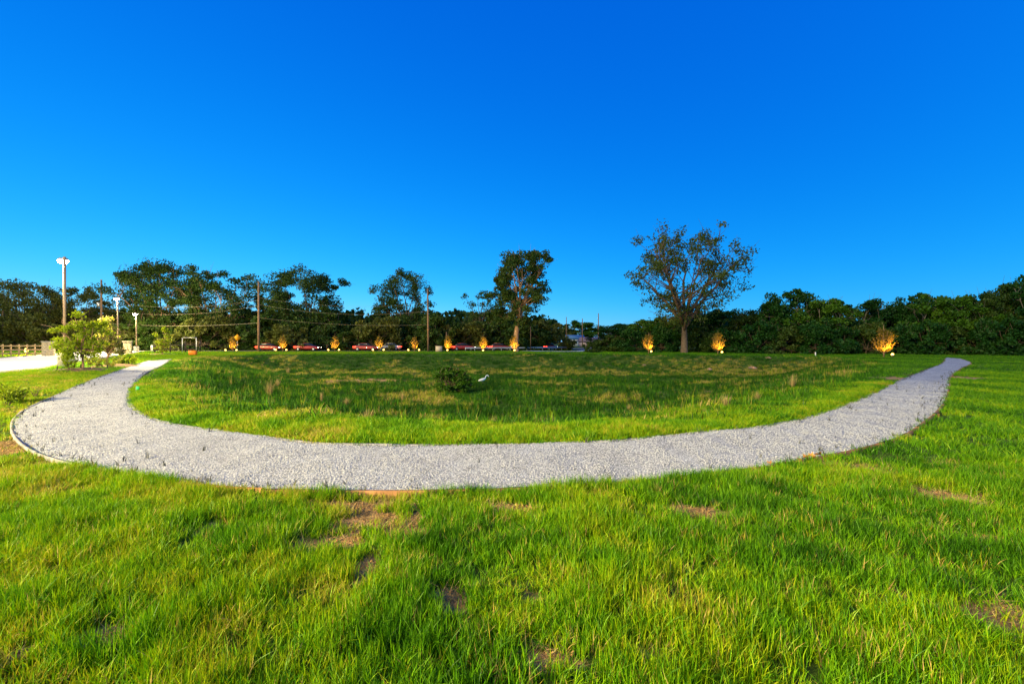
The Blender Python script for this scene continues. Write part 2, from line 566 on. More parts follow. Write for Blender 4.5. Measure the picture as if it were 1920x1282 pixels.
def build_path():
    nc, nl = 26, len(OUTER)
    t = np.linspace(0, 1, nc)
    # gentle raggedness where gravel has crept over the inner edge
    inn = INNER.copy()
    d = INNER - OUTER
    d /= np.linalg.norm(d, axis=1)[:, None]
    s = np.arange(nl)
    inn += d * (0.035 * np.sin(s * 0.9) + 0.03 * np.sin(s * 0.37 + 1))[:, None]
    P = OUTER[:, None] * (1 - t)[None, :, None] + inn[:, None] * t[None, :, None]
    x, y = P[..., 0].ravel(), P[..., 1].ravel()
    z = 0.010 * lump(x, y, 0.8, 2) + 0.012 * lump(x, y, 2.3, 7)
    edge = np.tile(np.minimum(t, 1 - t), nl)
    z -= 0.05 * np.clip(1 - edge / 0.03, 0, 1) * np.tile((t > 0.5), nl)
    mb = MB().add(np.stack([x, y, z], 1), grid_faces(nc, nl))
    m, nt, out = new_mat('crushed_limestone')
    pos = geo_pos(nt)
    p = N(nt, 'ShaderNodeBsdfPrincipled')
    p.inputs['Roughness'].default_value = 0.9
    p.inputs['Specular IOR Level'].default_value = 0.2
    vor = N(nt, 'ShaderNodeTexVoronoi')
    vor.inputs['Scale'].default_value = 42
    nt.links.new(pos, vor.inputs['Vector'])
    sep = N(nt, 'ShaderNodeSeparateColor')
    nt.links.new(vor.outputs['Color'], sep.inputs[0])
    stone = ramp(nt, [(0.0, (0.22, 0.23, 0.24)), (0.4, (0.36, 0.37, 0.385)), (0.85, (0.46, 0.47, 0.49)), (1.0, (0.56, 0.575, 0.60))], sep.outputs[0])
    big = ramp(nt, [(0.32, (0.72, 0.72, 0.74)), (0.6, (1.0, 1.0, 1.0))], noise(nt, 1.1, 5, 0.65, pos))
    col = mixc(nt, stone, big, 1.0, 'MULTIPLY')
    spots = ramp(nt, [(0.55, (1, 1, 1)), (0.70, (0.42, 0.42, 0.42))], noise(nt, 4.0, 5, 0.75, pos))
    col = mixc(nt, col, spots, 1.0, 'MULTIPLY')
    nt.links.new(col, p.inputs['Base Color'])
    h = math_n(nt, 'SUBTRACT', noise(nt, 60, 3, 0.7, pos), vor.outputs['Distance'])
    nt.links.new(bump(nt, h, 0.9, 0.02), p.inputs['Normal'])
    nt.links.new(p.outputs[0], out.inputs[0])
    M['gravel_surface'] = m
    return structure(mb.build('path', m, smooth=True))


def ribbon(name, centre, width, z, mat, closed=False):
    c = resample(catmull(centre), 160)
    t = np.gradient(c, axis=0)
    t /= np.linalg.norm(t, axis=1)[:, None]
    n = np.stack([-t[:, 1], t[:, 0]], 1)
    w = np.linspace(-width / 2, width / 2, 9)
    P = c[:, None] + n[:, None] * w[None, :, None]
    v = np.concatenate([P, np.full(P.shape[:2] + (1,), z)], -1).reshape(-1, 3)
    return structure(MB().add(v, grid_faces(9, len(c))).build(name, mat)), c, n


ROAD = [(-230, 104), (-150, 96), (-80, 88), (-30, 86), (0, 92), (11, 101), (19, 115), (28, 140), (40, 180), (62, 260), (100, 400)]
DRIVE = [(-20, -30), (-23, -10), (-27, 8), (-32.5, 23.7), (-37.9, 32.2), (-50.5, 51.4), (-60.5, 66), (-72, 82.5)]

# ------------------------------------------------------------------ setting
ground = build_ground()
path = build_path()


def asphalt(name, c0, c1, c2):
    m, nt, out = new_mat(name)
    pos = geo_pos(nt)
    p = N(nt, 'ShaderNodeBsdfPrincipled')
    p.inputs['Roughness'].default_value = 0.85
    a = ramp(nt, [(0.3, c0), (0.7, c1)], noise(nt, 0.35, 5, 0.65, pos))
    b = mixc(nt, a, c2, math_n(nt, 'MULTIPLY', noise(nt, 30, 4, 0.7, pos), 0.5))
    nt.links.new(b, p.inputs['Base Color'])
    nt.links.new(bump(nt, noise(nt, 60, 4, 0.7, pos), 0.4, 0.01), p.inputs['Normal'])
    nt.links.new(p.outputs[0], out.inputs[0])
    return m


M['asphalt'] = asphalt('asphalt', (0.045, 0.044, 0.043), (0.065, 0.062, 0.060), (0.09, 0.085, 0.08))
M['drive_concrete'] = asphalt('drive_concrete', (0.50, 0.49, 0.46), (0.62, 0.61, 0.57), (0.66, 0.64, 0.60))
road, road_c, road_n = ribbon('road', ROAD, 8.0, 0.05, M['asphalt'])
drive, drive_c, drive_n = ribbon('driveway', DRIVE, 8.4, 0.03, M['drive_concrete'])


def offset_line(c, n, off):
    return c + n * off


# painted lines on the road (continuous edge lines, yellow centre line)
for off, mt, nm in ((-3.6, 'white_paint', 'lane_marking'), (3.6, 'white_paint', 'lane_marking'), (0.0, 'yellow_sign', 'lane_marking')):
    a, b = offset_line(road_c, road_n, off - 0.08), offset_line(road_c, road_n, off + 0.08)
    v = np.stack([np.column_stack([a, np.full(len(a), 0.056)]), np.column_stack([b, np.full(len(b), 0.056)])], 1).reshape(-1, 3)
    MB().add(v, grid_faces(2, len(a))).build(nm, mt, road)
# kerbs of the drive
for s in (-1, 1):
    a, b = offset_line(drive_c, drive_n, s * 4.2), offset_line(drive_c, drive_n, s * 4.36)
    zt = 0.09
    v = np.stack([np.column_stack([a, np.full(len(a), -0.1)]), np.column_stack([a, np.full(len(a), zt)]),
                  np.column_stack([b, np.full(len(b), zt)]), np.column_stack([b, np.full(len(b), -0.1)])], 1).reshape(-1, 3)
    MB().add(v, grid_faces(4, len(a))).build('kerb', 'concrete', drive)
ap, _, _ = ribbon('pavement_apron', [(2.5, 84), (6.5, 80), (10.5, 79), (13.5, 84), (16, 92), (20, 102)], 3.4, 0.08, M['drive_concrete'])

# timber boards that hold the gravel
M['board'] = simple('timber_board', (0.40, 0.20, 0.085), 0.85, vary=0.2, scale=2.5, bump_s=0.5, spec=0.15)
M['board_grey'] = simple('weathered_board', (0.30, 0.29, 0.29), 0.9, vary=0.2, scale=2.5, bump_s=0.5, spec=0.15)


def edging(curve, side, label, z_top, thick=0.045, grey=False):
    t = np.gradient(curve, axis=0)
    t /= np.linalg.norm(t, axis=1)[:, None]
    n = np.stack([t[:, 1], -t[:, 0]], 1) * side
    L = np.concatenate([[0], np.cumsum(np.linalg.norm(np.diff(curve, axis=0), axis=1))])
    root = empty('timber_edging', (*curve[len(curve) // 2], 0), 0, label, 'path edging')
    step, k = 2.4, 0
    ox, oy = curve[len(curve) // 2]
    while (k + 1) * step < L[-1]:
        s = np.linspace(k * step + 0.004, (k + 1) * step - 0.004, 9)
        c = np.stack([np.interp(s, L, curve[:, 0]), np.interp(s, L, curve[:, 1])], 1)
        nn = np.stack([np.interp(s, L, n[:, 0]), np.interp(s, L, n[:, 1])], 1)
        if c[:, 1].min() < 46:
            dz = rng.uniform(-0.006, 0.006)
            a, b = c - [ox, oy], c + nn * thick - [ox, oy]
            lo, hi = np.full(9, -0.17), z_top + dz + np.linspace(0, rng.uniform(-0.005, 0.005), 9)
            v = np.stack([np.column_stack([a, lo]), np.column_stack([a, hi]), np.column_stack([b, hi]), np.column_stack([b, lo])], 1)
            f = []
            for i in range(8):
                for j in range(4):
                    jn = (j + 1) % 4
                    f.append((i * 4 + j, i * 4 + jn, i * 4 + 4 + jn, i * 4 + 4 + j))
            f += [(0, 1, 2, 3), (35, 34, 33, 32)]
            mb = MB().add(v.reshape(-1, 3), np.array(f))
            far_left = grey or c[:, 0].mean() < -5.5
            mb.build('plank', 'board_grey' if far_left else 'board', root)
            q = c[1] + nn[1] * (thick + 0.022) - [ox, oy]
            MB().box((q[0], q[1], -0.1), (0.045, 0.045, 0.17), math.atan2(nn[1][1], nn[1][0])).build('stake', 'board', root)
        k += 1
    return root


edging(OUTER, 1, 'brown timber board edging between the gravel path and the near lawn', 0.008)
edging(INNER, -1, 'thin timber board edging on the basin side of the gravel path', -0.004, 0.035, True)


# ------------------------------------------------------------------ street lamps
def street_lamp(x, y, H, label, power, arm_az, base_d=0.75, base_h=0.95):
    z = gz(x, y)
    t = empty('street_lamp', (x, y, z), arm_az, label, 'street lamp', 'street lamps along the driveway')
    r = base_d / 2
    MB().lathe([(r, -0.2), (r, base_h - 0.03), (r - 0.03, base_h)], 28).build('concrete_base', 'concrete', t)
    mb = MB()
    mb.box((0, 0, base_h + 0.02), (0.3, 0.3, 0.04))
    for sx in (-1, 1):
        for sy in (-1, 1):
            mb.lathe([(0.018, 0.0), (0.018, 0.07)], 6, (sx * 0.11, sy * 0.11, base_h + 0.04))
    mb.build('anchor_plate', 'dark_metal', t)
    MB().box((0, 0, (H + base_h + 0.04) / 2), (0.15, 0.15, H - base_h - 0.04)).build('pole', 'lamp_metal', t)
    MB().box((0.25, 0, H - 0.12), (0.35, 0.07, 0.09)).build('arm', 'lamp_metal', t)
    hd = MB()
    # tapered shoebox head
    v = [(0.40, -0.28, H - 0.16), (1.20, -0.32, H - 0.16), (1.20, 0.32, H - 0.16), (0.40, 0.28, H - 0.16),
         (0.44, -0.20, H - 0.03), (1.12, -0.22, H + 0.02), (1.12, 0.22, H + 0.02), (0.44, 0.20, H - 0.03)]
    hd.add(v, np.array([[0, 3, 2, 1], [4, 5, 6, 7], [0, 1, 5, 4], [1, 2, 6, 5], [2, 3, 7, 6], [3, 0, 4, 7]]))
    h = hd.build('lamp_head', 'lamp_metal', t)
    MB().lathe([(0.02, -0.24), (0.16, -0.22), (0.25, -0.15), (0.29, -0.05), (0.29, 0.0)], 18, (0.80, 0, H - 0.162)).build('lens', 'lamp_lens', h)
    ld = bpy.data.lights.new('street_lamp_light', 'POINT')
    ld.energy = power
    ld.color = (1.0, 0.80, 0.40)
    ld.shadow_soft_size = 0.15
    lo = link('light', ld, t)
    lo.location = (0.80, 0, H - 0.60)
    return t


ARM = R(140)
lx, ly = gp(121, 686)
street_lamp(lx, ly, 7.75, 'tallest lit street lamp on a round concrete base beside the staked young tree', 12000, ARM)
street_lamp(-53.7, 62, 7.85, 'lit street lamp behind the pale young tree, second from the driveway entrance', 8000, ARM)
street_lamp(-65.2, 79, 6.75, 'smallest lit street lamp, farthest along the driveway next to the stone gate pillar', 8000, ARM)
street_lamp(-19.0, -4.0, 7.75, 'lit street lamp beside the driveway, nearest the camera and outside the photo', 37000, R(170))


# ------------------------------------------------------------------ trees
def leaf_quads(mb, cen, nrm_dir, size, rnd, droop=0.0, asp=0.55):
    """rhombic leaf sprays at cen, long axis along nrm_dir"""
    n = len(cen)
    d = nrm_dir / (np.linalg.norm(nrm_dir, axis=1)[:, None] + 1e-9)
    a = rng.normal(size=(n, 3))
    u = np.cross(d, a)
    u /= np.linalg.norm(u, axis=1)[:, None] + 1e-9
    s = size[:, None]
    fold = np.cross(d, u) * s * 0.12
    v = np.stack([cen - d * s * 0.5, cen + u * s * asp * 0.5 + fold, cen + d * s * 0.5 - np.array([0, 0, 1]) * s * droop,
                  cen - u * s * asp * 0.5 + fold], 1).reshape(-1, 3)
    i = np.arange(n)[:, None] * 4
    mb.add(v, [np.concatenate([i + [0, 1, 2], i + [0, 2, 3]]).astype(int)], np.repeat(rnd, 4))


def crown_profile(kind, t):
    if kind == 'oak':
        return np.sqrt(np.clip(1 - (1.9 * t - 0.85) ** 2 / 1.12, 0, 1))
    if kind == 'fan':
        return np.clip(0.35 + 1.5 * t, 0, 1) * np.sqrt(np.clip(1.06 - t ** 3.2, 0, 1))
    if kind == 'cone':
        return np.clip(1.05 - t, 0, 1) ** 0.8 * np.clip(t * 7, 0.2, 1)
    if kind == 'column':
        return np.sqrt(np.clip(1 - (2 * t - 1) ** 4, 0, 1))
    return np.sqrt(np.clip(1 - (t * 0.97) ** 2.4, 0, 1))          # bush: widest at the ground


def tree_meshes(seed, H, W, base=0.25, kind='oak', limbs=6, clumps=70, cr=0.09, leaves=80, leaf=0.34, r0=None, lean=0.0,
                leafmat='leaf_oak', bark='bark', fork=None, hollow=0.55, fill=1.0, straggle=0.0):
    g = np.random.default_rng(seed)
    H = H - 0.55 * cr * W
    hb = H * base
    hf = H * (fork if fork else base * 0.9)
    r0 = r0 or H * 0.020
    # clump centres
    C = []
    ph = g.uniform(0, 6.28, 4)
    while len(C) < clumps:
        t = g.uniform(0, 1)
        th = g.uniform(0, 6.283)
        wob = 1 + 0.22 * math.sin(2 * th + ph[0]) + 0.18 * math.sin(3 * th + 5 * t + ph[1]) + 0.14 * math.sin(5 * th - 7 * t + ph[2])
        Rm = W / 2 * crown_profile(kind, np.array(t)) * wob
        if g.uniform() > (Rm / (W / 2)) ** 0.8 + 0.12:
            continue
        rr = Rm * (hollow + (1 - hollow) * g.uniform()) if g.uniform() < 0.72 else Rm * math.sqrt(g.uniform())
        C.append((rr * math.cos(th) + lean * t * H, rr * math.sin(th), hb + t * (H - hb) * (1 + straggle * g.normal() * 0.08)))
    C = np.array(C)
    tr = MB()
    top = np.array([lean * 0.35 * H, 0, hf])
    n = 7
    s = np.linspace(0, 1, n)[:, None]
    bend = g.normal(size=3) * [0.02, 0.02, 0] * H
    tp = s * top + np.sin(s * np.pi) * bend
    tr.tube(np.vstack([[0, 0, -0.2], tp]), np.concatenate([[r0 * 1.55], r0 * (1.25 - 0.5 * s[:, 0])]), 9)
    # limbs: cluster the clumps by direction
    ang = np.arctan2(C[:, 1], C[:, 0] - lean * H * 0.5) + 2.2 * (C[:, 2] - hb) / (H - hb)
    lab = np.floor((ang % 6.283) / 6.283 * limbs).astype(int) % limbs
    for k in range(limbs):
        idx = np.where(lab == k)[0]
        if not len(idx):
            continue
        cen = C[idx].mean(0)
        far = C[idx][np.argmax(C[idx][:, 2] + np.hypot(C[idx][:, 0], C[idx][:, 1]))]
        end = 0.35 * cen + 0.65 * far
        m = 9
        u = np.linspace(0, 1, m)[:, None]
        st = tp[-1] * (0.75 + 0.25 * g.uniform())
        mid = st * 0.5 + end * 0.5 + np.array([0, 0, 0.06 * H]) + g.normal(size=3) * 0.03 * H
        lp = (1 - u) ** 2 * st + 2 * u * (1 - u) * mid + u ** 2 * end + g.normal(size=(m, 3)) * 0.006 * H * np.sin(u * np.pi)
        lr = r0 * (0.62 - 0.5 * u[:, 0]) * g.uniform(0.8, 1.15)
        tr.tube(lp, np.maximum(lr, 0.02), 7)
        for c in C[idx]:
            dd = np.linalg.norm(lp - c, axis=1) + 0.6 * np.abs(lp[:, 2] - (c[2] - 0.1 * H)).clip(0)
            j = max(1, int(np.argmin(dd)) - 1)
            q = lp[j]
            v = np.linspace(0, 1, 5)[:, None]
            bm = (q + c) / 2 + g.normal(size=3) * 0.02 * H + np.array([0, 0, 0.015 * H])
            bp = (1 - v) ** 2 * q + 2 * v * (1 - v) * bm + v ** 2 * c
            tr.tube(bp, np.linspace(min(lr[j] * 0.6, 0.10), 0.018, 5), 4, cap=False)
            for _ in range(2):
                e = c + g.normal(size=3) * cr * W * 0.8 + np.array([0, 0, 0.03 * H])
                tr.tube([bp[3], (bp[3] + e) / 2 + g.normal(size=3) * 0.1, e], [0.03, 0.02, 0.010], 3, cap=False)
    cw = MB()
    P, S, A = [], [], []
    for c in C:
        k = int(2.5 * leaves * g.uniform(0.55, 1.45) * fill)
        rad = cr * W * g.uniform(0.65, 1.35)
        q = g.normal(size=(k, 3))
        q *= (g.uniform(0, 1, (k, 1)) ** 0.45) / (np.linalg.norm(q, axis=1)[:, None] + 1e-9)
        q *= [1.25, 1.25, 0.72]
        # small satellites break the outline
        sat = g.integers(0, 4, k)
        off = g.normal(size=(4, 3)) * 0.5
        q = q * 0.75 + off[sat] * 0.75
        pts = c + q * rad
        P.append(pts)
        S.append(1.15 * leaf * g.uniform(0.55, 1.3, k))
        A.append(np.clip(g.normal(0.5, 0.22, k) + g.normal(0, 0.16), 0, 1))
    P = np.concatenate(P)
    P[:, 2] = np.maximum(P[:, 2], 0.08)
    d = g.normal(size=P.shape) + np.array([0, 0, -0.3])
    leaf_quads(cw, P, d, np.concatenate(S), np.concatenate(A), 0.15, 0.72)
    return tr.mesh('trunk', bark, True), cw.mesh('crown', leafmat)


def place_tree(name, meshes, x, y, label, cat='tree', group=None, rz=0.0, sc=1.0, part=('trunk', 'crown')):
    t = empty(name, (x, y, gz(x, y)), rz, label, cat, group)
    t.scale = (sc, sc, sc) if not isinstance(sc, tuple) else sc
    link(part[0], meshes[0], t)
    link(part[1], meshes[1], t)
    return t


def px_tree(px, d, top, wpx):
    """place and size from the photograph's outline at depth d"""
    return (px - 960) / F * d, d, (641 - top) * d / F + CAM_H, wpx * d / F


G_ROAD = 'tall trees behind the road'
spec = [
    # px, depth, top, width, kwargs, name, label
    (55, 98, 528, 150, dict(base=0.2, limbs=7, clumps=80, leaves=90, leafmat='leaf_olive', kind='oak'), 'olive_tree', 'olive green tree behind the rail fence at the photo\'s left edge'),
    (150, 104, 538, 120, dict(base=0.15, limbs=6, clumps=65, leaves=85, leafmat='leaf_olive', kind='oak', fill=1.25), 'olive_tree', 'loose tree with lamplight painted into its olive leaves, standing behind the tallest street lamp pole'),
    (300, 100, 482, 165, dict(base=0.19, limbs=8, clumps=100, leaves=80, kind='oak', bark='bark_tan', hollow=0.5, fill=1.2), 'oak_tree', 'tall wide oak directly behind the smallest street lamp'),
    (405, 98, 502, 140, dict(base=0.18, limbs=7, clumps=84, leaves=80, kind='oak', bark='bark_tan', fill=1.25), 'oak_tree', 'broad oak with a forked tan trunk behind the yellow road sign'),
    (575, 102, 500, 140, dict(base=0.15, limbs=7, clumps=100, leaves=80, kind='oak', fill=1.3), 'oak_tree', 'dense rounded oak just past the tall bare utility pole'),
    (757, 102, 507, 120, dict(base=0.2, limbs=8, clumps=84, leaves=60, kind='oak', fill=1.25, leaf=0.3), 'oak_tree', 'airy round oak beside the utility pole near the road bend'),
    (900, 104, 545, 80, dict(base=0.3, limbs=5, clumps=34, leaves=42, kind='column', fill=0.8, leaf=0.28, straggle=1.5), 'thin_tree', 'thin ragged tree rising from the thicket, between two oaks'),
]
for i, (px, d, top, wpx, kw, nm, lab) in enumerate(spec):
    x, y, H, W = px_tree(px, d, top, wpx)
    place_tree(nm, tree_meshes(100 + i, H, W, **kw), x, y, lab, 'tree', G_ROAD, rng.uniform(0, 6))

# leaning tree in front of the road
x, y, H, W = px_tree(968, 79, 468, 112)
place_tree('leaning_tree', tree_meshes(131, H, W, base=0.27, kind='column', limbs=7, clumps=100, leaves=85, leaf=0.3, lean=0.095, bark='bark_tan', r0=0.42, fork=0.36),
           x, y, 'tall leaning tree with a tan trunk, standing in front of the road', 'tree', None, 0)
# the big spreading tree
x, y, H, W = px_tree(1283, 71, 424, 258)
place_tree('spreading_tree', tree_meshes(142, H, W, base=0.24, kind='fan', limbs=9, clumps=170, cr=0.052, leaves=30, leaf=0.29, r0=0.46, fork=0.24,
                                         hollow=0.35, leafmat='leaf_sparse', bark='bark', straggle=1.0),
           x, y, 'largest tree, sparse wide fan shaped crown with bare limbs showing', 'tree', None, 0.5)

# dense wood on the far side of the path
wood = [(1160, 92, 608, 90), (1222, 90, 596, 95), (1345, 88, 580, 110), (1405, 78, 583, 90), (1442, 76, 568, 80), (1492, 70, 545, 95), (1548, 68, 556, 90), (1600, 70, 560, 90),
        (1650, 72, 572, 85), (1690, 68, 570, 80), (1722, 66, 552, 70), (1768, 64, 547, 90), (1818, 66, 553, 85), (1862, 62, 543, 80), (1905, 60, 528, 100),
        (1975, 60, 505, 120), (2060, 62, 500, 130)]
dark = [tree_meshes(300 + k, 9.0, 8.4, base=0.10, kind=['oak', 'oak', 'column', 'oak', 'oak'][k], limbs=6, clumps=62, cr=0.10, leaves=95, leaf=0.30, leafmat=['leaf_dark', 'leaf_mid', 'leaf_dark', 'leaf_oak', 'leaf_dark'][k],
                    bark='bark_grey', hollow=0.5) for k in range(5)]
ords = ['first', 'second', 'third', 'fourth', 'fifth', 'sixth', 'seventh', 'eighth', 'ninth', 'tenth', 'eleventh', 'twelfth', 'thirteenth', 'fourteenth', 'fifteenth', 'sixteenth', 'seventeenth', 'eighteenth', 'nineteenth', 'twentieth']
ords += ['twenty-' + o for o in ords[:9]]
for i, (px, d, top, wpx) in enumerate(wood):
    x, y, H, W = px_tree(px, d, top, wpx)
    if i < 2:
        lab = ['low dark tree at the edge of the road gap, next to the spreading tree', 'dark round tree just before the spreading tree trunk'][i]
    elif i < 15:
        lab = 'dark green tree, %s from the spreading tree rightwards in the dense wood' % ords[i - 2]
    else:
        lab = ['tall dark tree cut by the right edge of the photo', 'tall dark tree just beyond the right edge of the photo'][i - 15]
    place_tree('dark_tree', dark[i % 5], x, y, lab, 'tree', 'dense dark wood beyond the path', rng.uniform(0, 6.28), (W / 8.4 * 1.12, W / 8.4 * 1.12, H / 9.0))

# shrubs that close the wood's edge and the roadside thicket
shr = [tree_meshes(400 + k, 4.0, 5.2, base=0.03, kind='bush', limbs=6, clumps=46, cr=0.11, leaves=80, leaf=0.26, leafmat=['leaf_dark', 'leaf_oak', 'leaf_oak', 'leaf_olive'][k],
                   fork=0.12, r0=0.07) for k in range(4)]


def shrub(px, d, top, wpx, kind, label, group):
    x, y, H, W = px_tree(px, d, top, wpx)
    return place_tree('shrub', shr[kind], x, y, label, 'shrub', group, rng.uniform(0, 6.28), (W / 5.2, W / 5.2, H / 4.0), ('stem', 'foliage'))


for k, (px, d, top, wpx) in enumerate([(1150, 80, 628, 60), (1185, 78, 618, 60), (1240, 77, 612, 60), (1310, 75, 612, 70), (1360, 72, 618, 70), (1420, 68, 605, 80), (1470, 66, 612, 70),
                                       (1530, 64, 606, 80), (1580, 64, 615, 70), (1625, 65, 604, 75), (1685, 64, 610, 70), (1735, 62, 604, 70), (1790, 62, 608, 70), (1840, 60, 600, 70), (1890, 58, 598, 80), (1950, 58, 590, 90)]):
    shrub(px, d, top, wpx, 0 if k % 3 else 1, 'dark leafy shrub at the foot of the dense wood, %s from the road gap' % ords[k], 'shrubs along the foot of the dense wood')
for k, px in enumerate(list(range(-20, 1060, 40))):
    d = 93 + 5 * math.sin(k * 1.7) + (4 if px > 900 else 0)
    top = 596 + 12 * math.sin(k * 2.3) + (10 if 640 < px < 700 else 0)
    shrub(px, d, top, 88, [1, 2, 3, 1][k % 4] if px > 250 else 3, '%s shrub of the roadside thicket under the oaks, %s from the left' % ('green' if px > 250 else 'olive', ords[k]), 'roadside thicket shrubs')
# mounded shrub beside the distant driveway gap
shrub(1108, 74, 640, 24, 1, 'small round shrub in front of the distant houses', None)

# woodland mass far behind
def woodland():
    mb = MB()
    g = np.random.default_rng(9)
    P, A = [], []
    for x0, x1, y0, y1, hh, n in ((-230, 2, 108, 135, 8.5, 900), (34, 160, 84, 120, 6.5, 420), (2, 12, 128, 140, 8.5, 24), (52, 130, 190, 240, 9, 160)):
        for _ in range(n):
            cx, cy = g.uniform(x0, x1), g.uniform(y0, y1)
            if 0.098 < cx / cy < 0.215:
                continue
            h = hh * g.uniform(0.75, 1.2)
            k = 44
            q = g.normal(size=(k, 3)) * [2.0, 2.0, 1]
            q[:, 2] = g.uniform(0.1, 1, k) ** 0.8 * h
            q[:, :2] *= np.sqrt(np.clip(1.15 - (q[:, 2:] / h) ** 2, 0.02, 1))
            P.append(q + [cx, cy, 0])
            A.append(np.clip(g.normal(0.4, 0.2, k) + g.normal(0, 0.15), 0, 1))
    P = np.concatenate(P)
    leaf_quads(mb, P, g.normal(size=P.shape), g.uniform(0.9, 1.7, len(P)), np.concatenate(A), 0.1, 0.8)
    o = mb.build('woodland', 'leaf_oak')
    return tag(o, 'dark continuous woodland behind the roadside trees', 'woodland', None, 'stuff')


woodland()
# far round tree and its neighbours behind the houses
for px, d, top, wpx, lab in ((1090, 225, 600, 78, 'distant round topped tree behind the blue roofed building'), (1140, 260, 614, 50, 'distant small tree behind the gable roofed house'),
                             (1062, 210, 611, 44, 'distant brownish tree beside the far bare pole')):
    x, y, H, W = px_tree(px, d, top, wpx)
    place_tree('distant_tree', dark[1] if px != 1062 else shr[3], x, y, lab, 'tree', None, 1.0, (W / 8.4, W / 8.4, H / 9) if px != 1062 else (W / 5.2, W / 5.2, H / 4))


# ------------------------------------------------------------------ uplit saplings in a row
def sapling_meshes(seed, H=3.2, W=1.5):
    g = np.random.default_rng(seed)
    tr, cw = MB(), MB()
    tr.tube([(0, 0, -0.1), (0.02, 0, H * 0.3), (0, 0.02, H * 0.65), (0, 0, H * 0.98)], [0.05, 0.04, 0.025, 0.008], 7)
    P, D, S = [], [], []
    for k in range(90):
        t = g.uniform(0.14, 0.95)
        z0 = t * H * 0.85
        th = g.uniform(0, 6.283)
        L = W * 0.62 * (1.0 - abs(t - 0.32) * 1.1) * g.uniform(0.6, 1.15)
        st = np.array([0, 0, z0])
        en = st + np.array([math.cos(th) * L * 0.75, math.sin(th) * L * 0.75, L * g.uniform(0.7, 1.3)])
        mid = (st + en) / 2 + np.array([math.cos(th), math.sin(th), -0.6]) * L * 0.12
        tr.tube([st, mid, en], [0.013, 0.010, 0.005], 3, cap=False)
        n = 22
        u = g.uniform(0.15, 1.0, n)[:, None]
        q = (1 - u) ** 2 * st + 2 * u * (1 - u) * mid + u ** 2 * en + g.normal(size=(n, 3)) * 0.06
        P.append(q)
        D.append((en - st)[None] / L + g.normal(size=(n, 3)) * 0.7)
        S.append(g.uniform(0.06, 0.13, n))
    P, D, S = np.concatenate(P), np.concatenate(D), np.concatenate(S)
    leaf_quads(cw, P, D, S, g.uniform(0, 1, len(P)), 0.1, 0.45)
    return tr.mesh('trunk', 'bark_tan', True), cw.mesh('crown', 'leaf_gold')


saps = [sapling_meshes(500 + k) for k in range(4)]


def uplight(x, y, label, ax, ay, power):
    """short spike fixture with a round lit lens, tilted up at the sapling at (ax, ay)"""
    z = gz(x, y)
    az = math.atan2(ay - y, ax - x)
    t = empty('uplight', (x, y, z), az, label, 'garden light', 'uplights at the feet of the row of saplings')
    MB().lathe([(0.012, -0.12), (0.02, 0.0), (0.02, 0.13)], 8).build('spike', 'dark_metal', t)
    h = MB().tube([(-0.07, 0, 0.15), (0.0, 0, 0.23), (0.05, 0, 0.29)], [0.06, 0.095, 0.115], 12).build('housing', 'dark_metal', t)
    MB().lathe([(0.09, -0.10), (0.12, -0.03), (0.12, 0.05), (0.08, 0.10), (0.02, 0.12)], 14, (0.06, 0, 0.40)).build('lens', 'up_lens', h)
    ld = bpy.data.lights.new('uplight_light', 'SPOT')
    ld.energy = power
    ld.color = (1.0, 0.50, 0.05)
    ld.spot_size = R(120)
    ld.spot_blend = 0.6
    ld.shadow_soft_size = 0.05
    lo = link('light', ld, t)
    lo.location = (0.10, 0, 0.62)
    lo.rotation_euler = (0, R(180 + 32), 0)


rowdef = [(437, 75, 3.0, 'beside the yellow road sign'), (530, 77, 3.1, 'second from the yellow road sign'), (628, 77, 3.1, 'third from the yellow road sign'),
          (711, 77, 3.0, 'fourth from the yellow road sign'), (777, 76, 2.9, 'just before the middle utility pole'), (840, 75, 3.1, 'just past the middle utility pole'),
          (906, 74, 3.0, 'second past the middle utility pole'), (964, 73, 3.1, 'at the foot of the leaning tan trunk'), (1216, 65, 3.2, 'before the spreading tree trunk'),
          (1346, 61, 3.3, 'past the spreading tree trunk'), (1657, 50, 3.7, 'near the far end of the path')]
for i, (px, d, h, where) in enumerate(rowdef):
    x = (px - 960) / F * d
    s = h / 3.2
    place_tree('uplit_sapling', saps[i % 4], x, d, 'golden uplit cone shaped sapling, ' + where, 'sapling', 'row of uplit saplings', i * 1.3, (s * (1.15 if i < 8 else 1.4), s * (1.15 if i < 8 else 1.4), s))
    offs = ((-0.95, -0.6), (0.95, -0.6)) if i < 5 else ((0.05, -1.15),)
    for j, (ox, oy) in enumerate(offs):
        side = '' if len(offs) == 1 else (' on its driveway side' if j == 0 else ' on its wood side')
        uplight(x + ox, d + oy, 'small lit uplight%s of the sapling %s' % (side, where), x, d, 260 if len(offs) == 2 else 560)


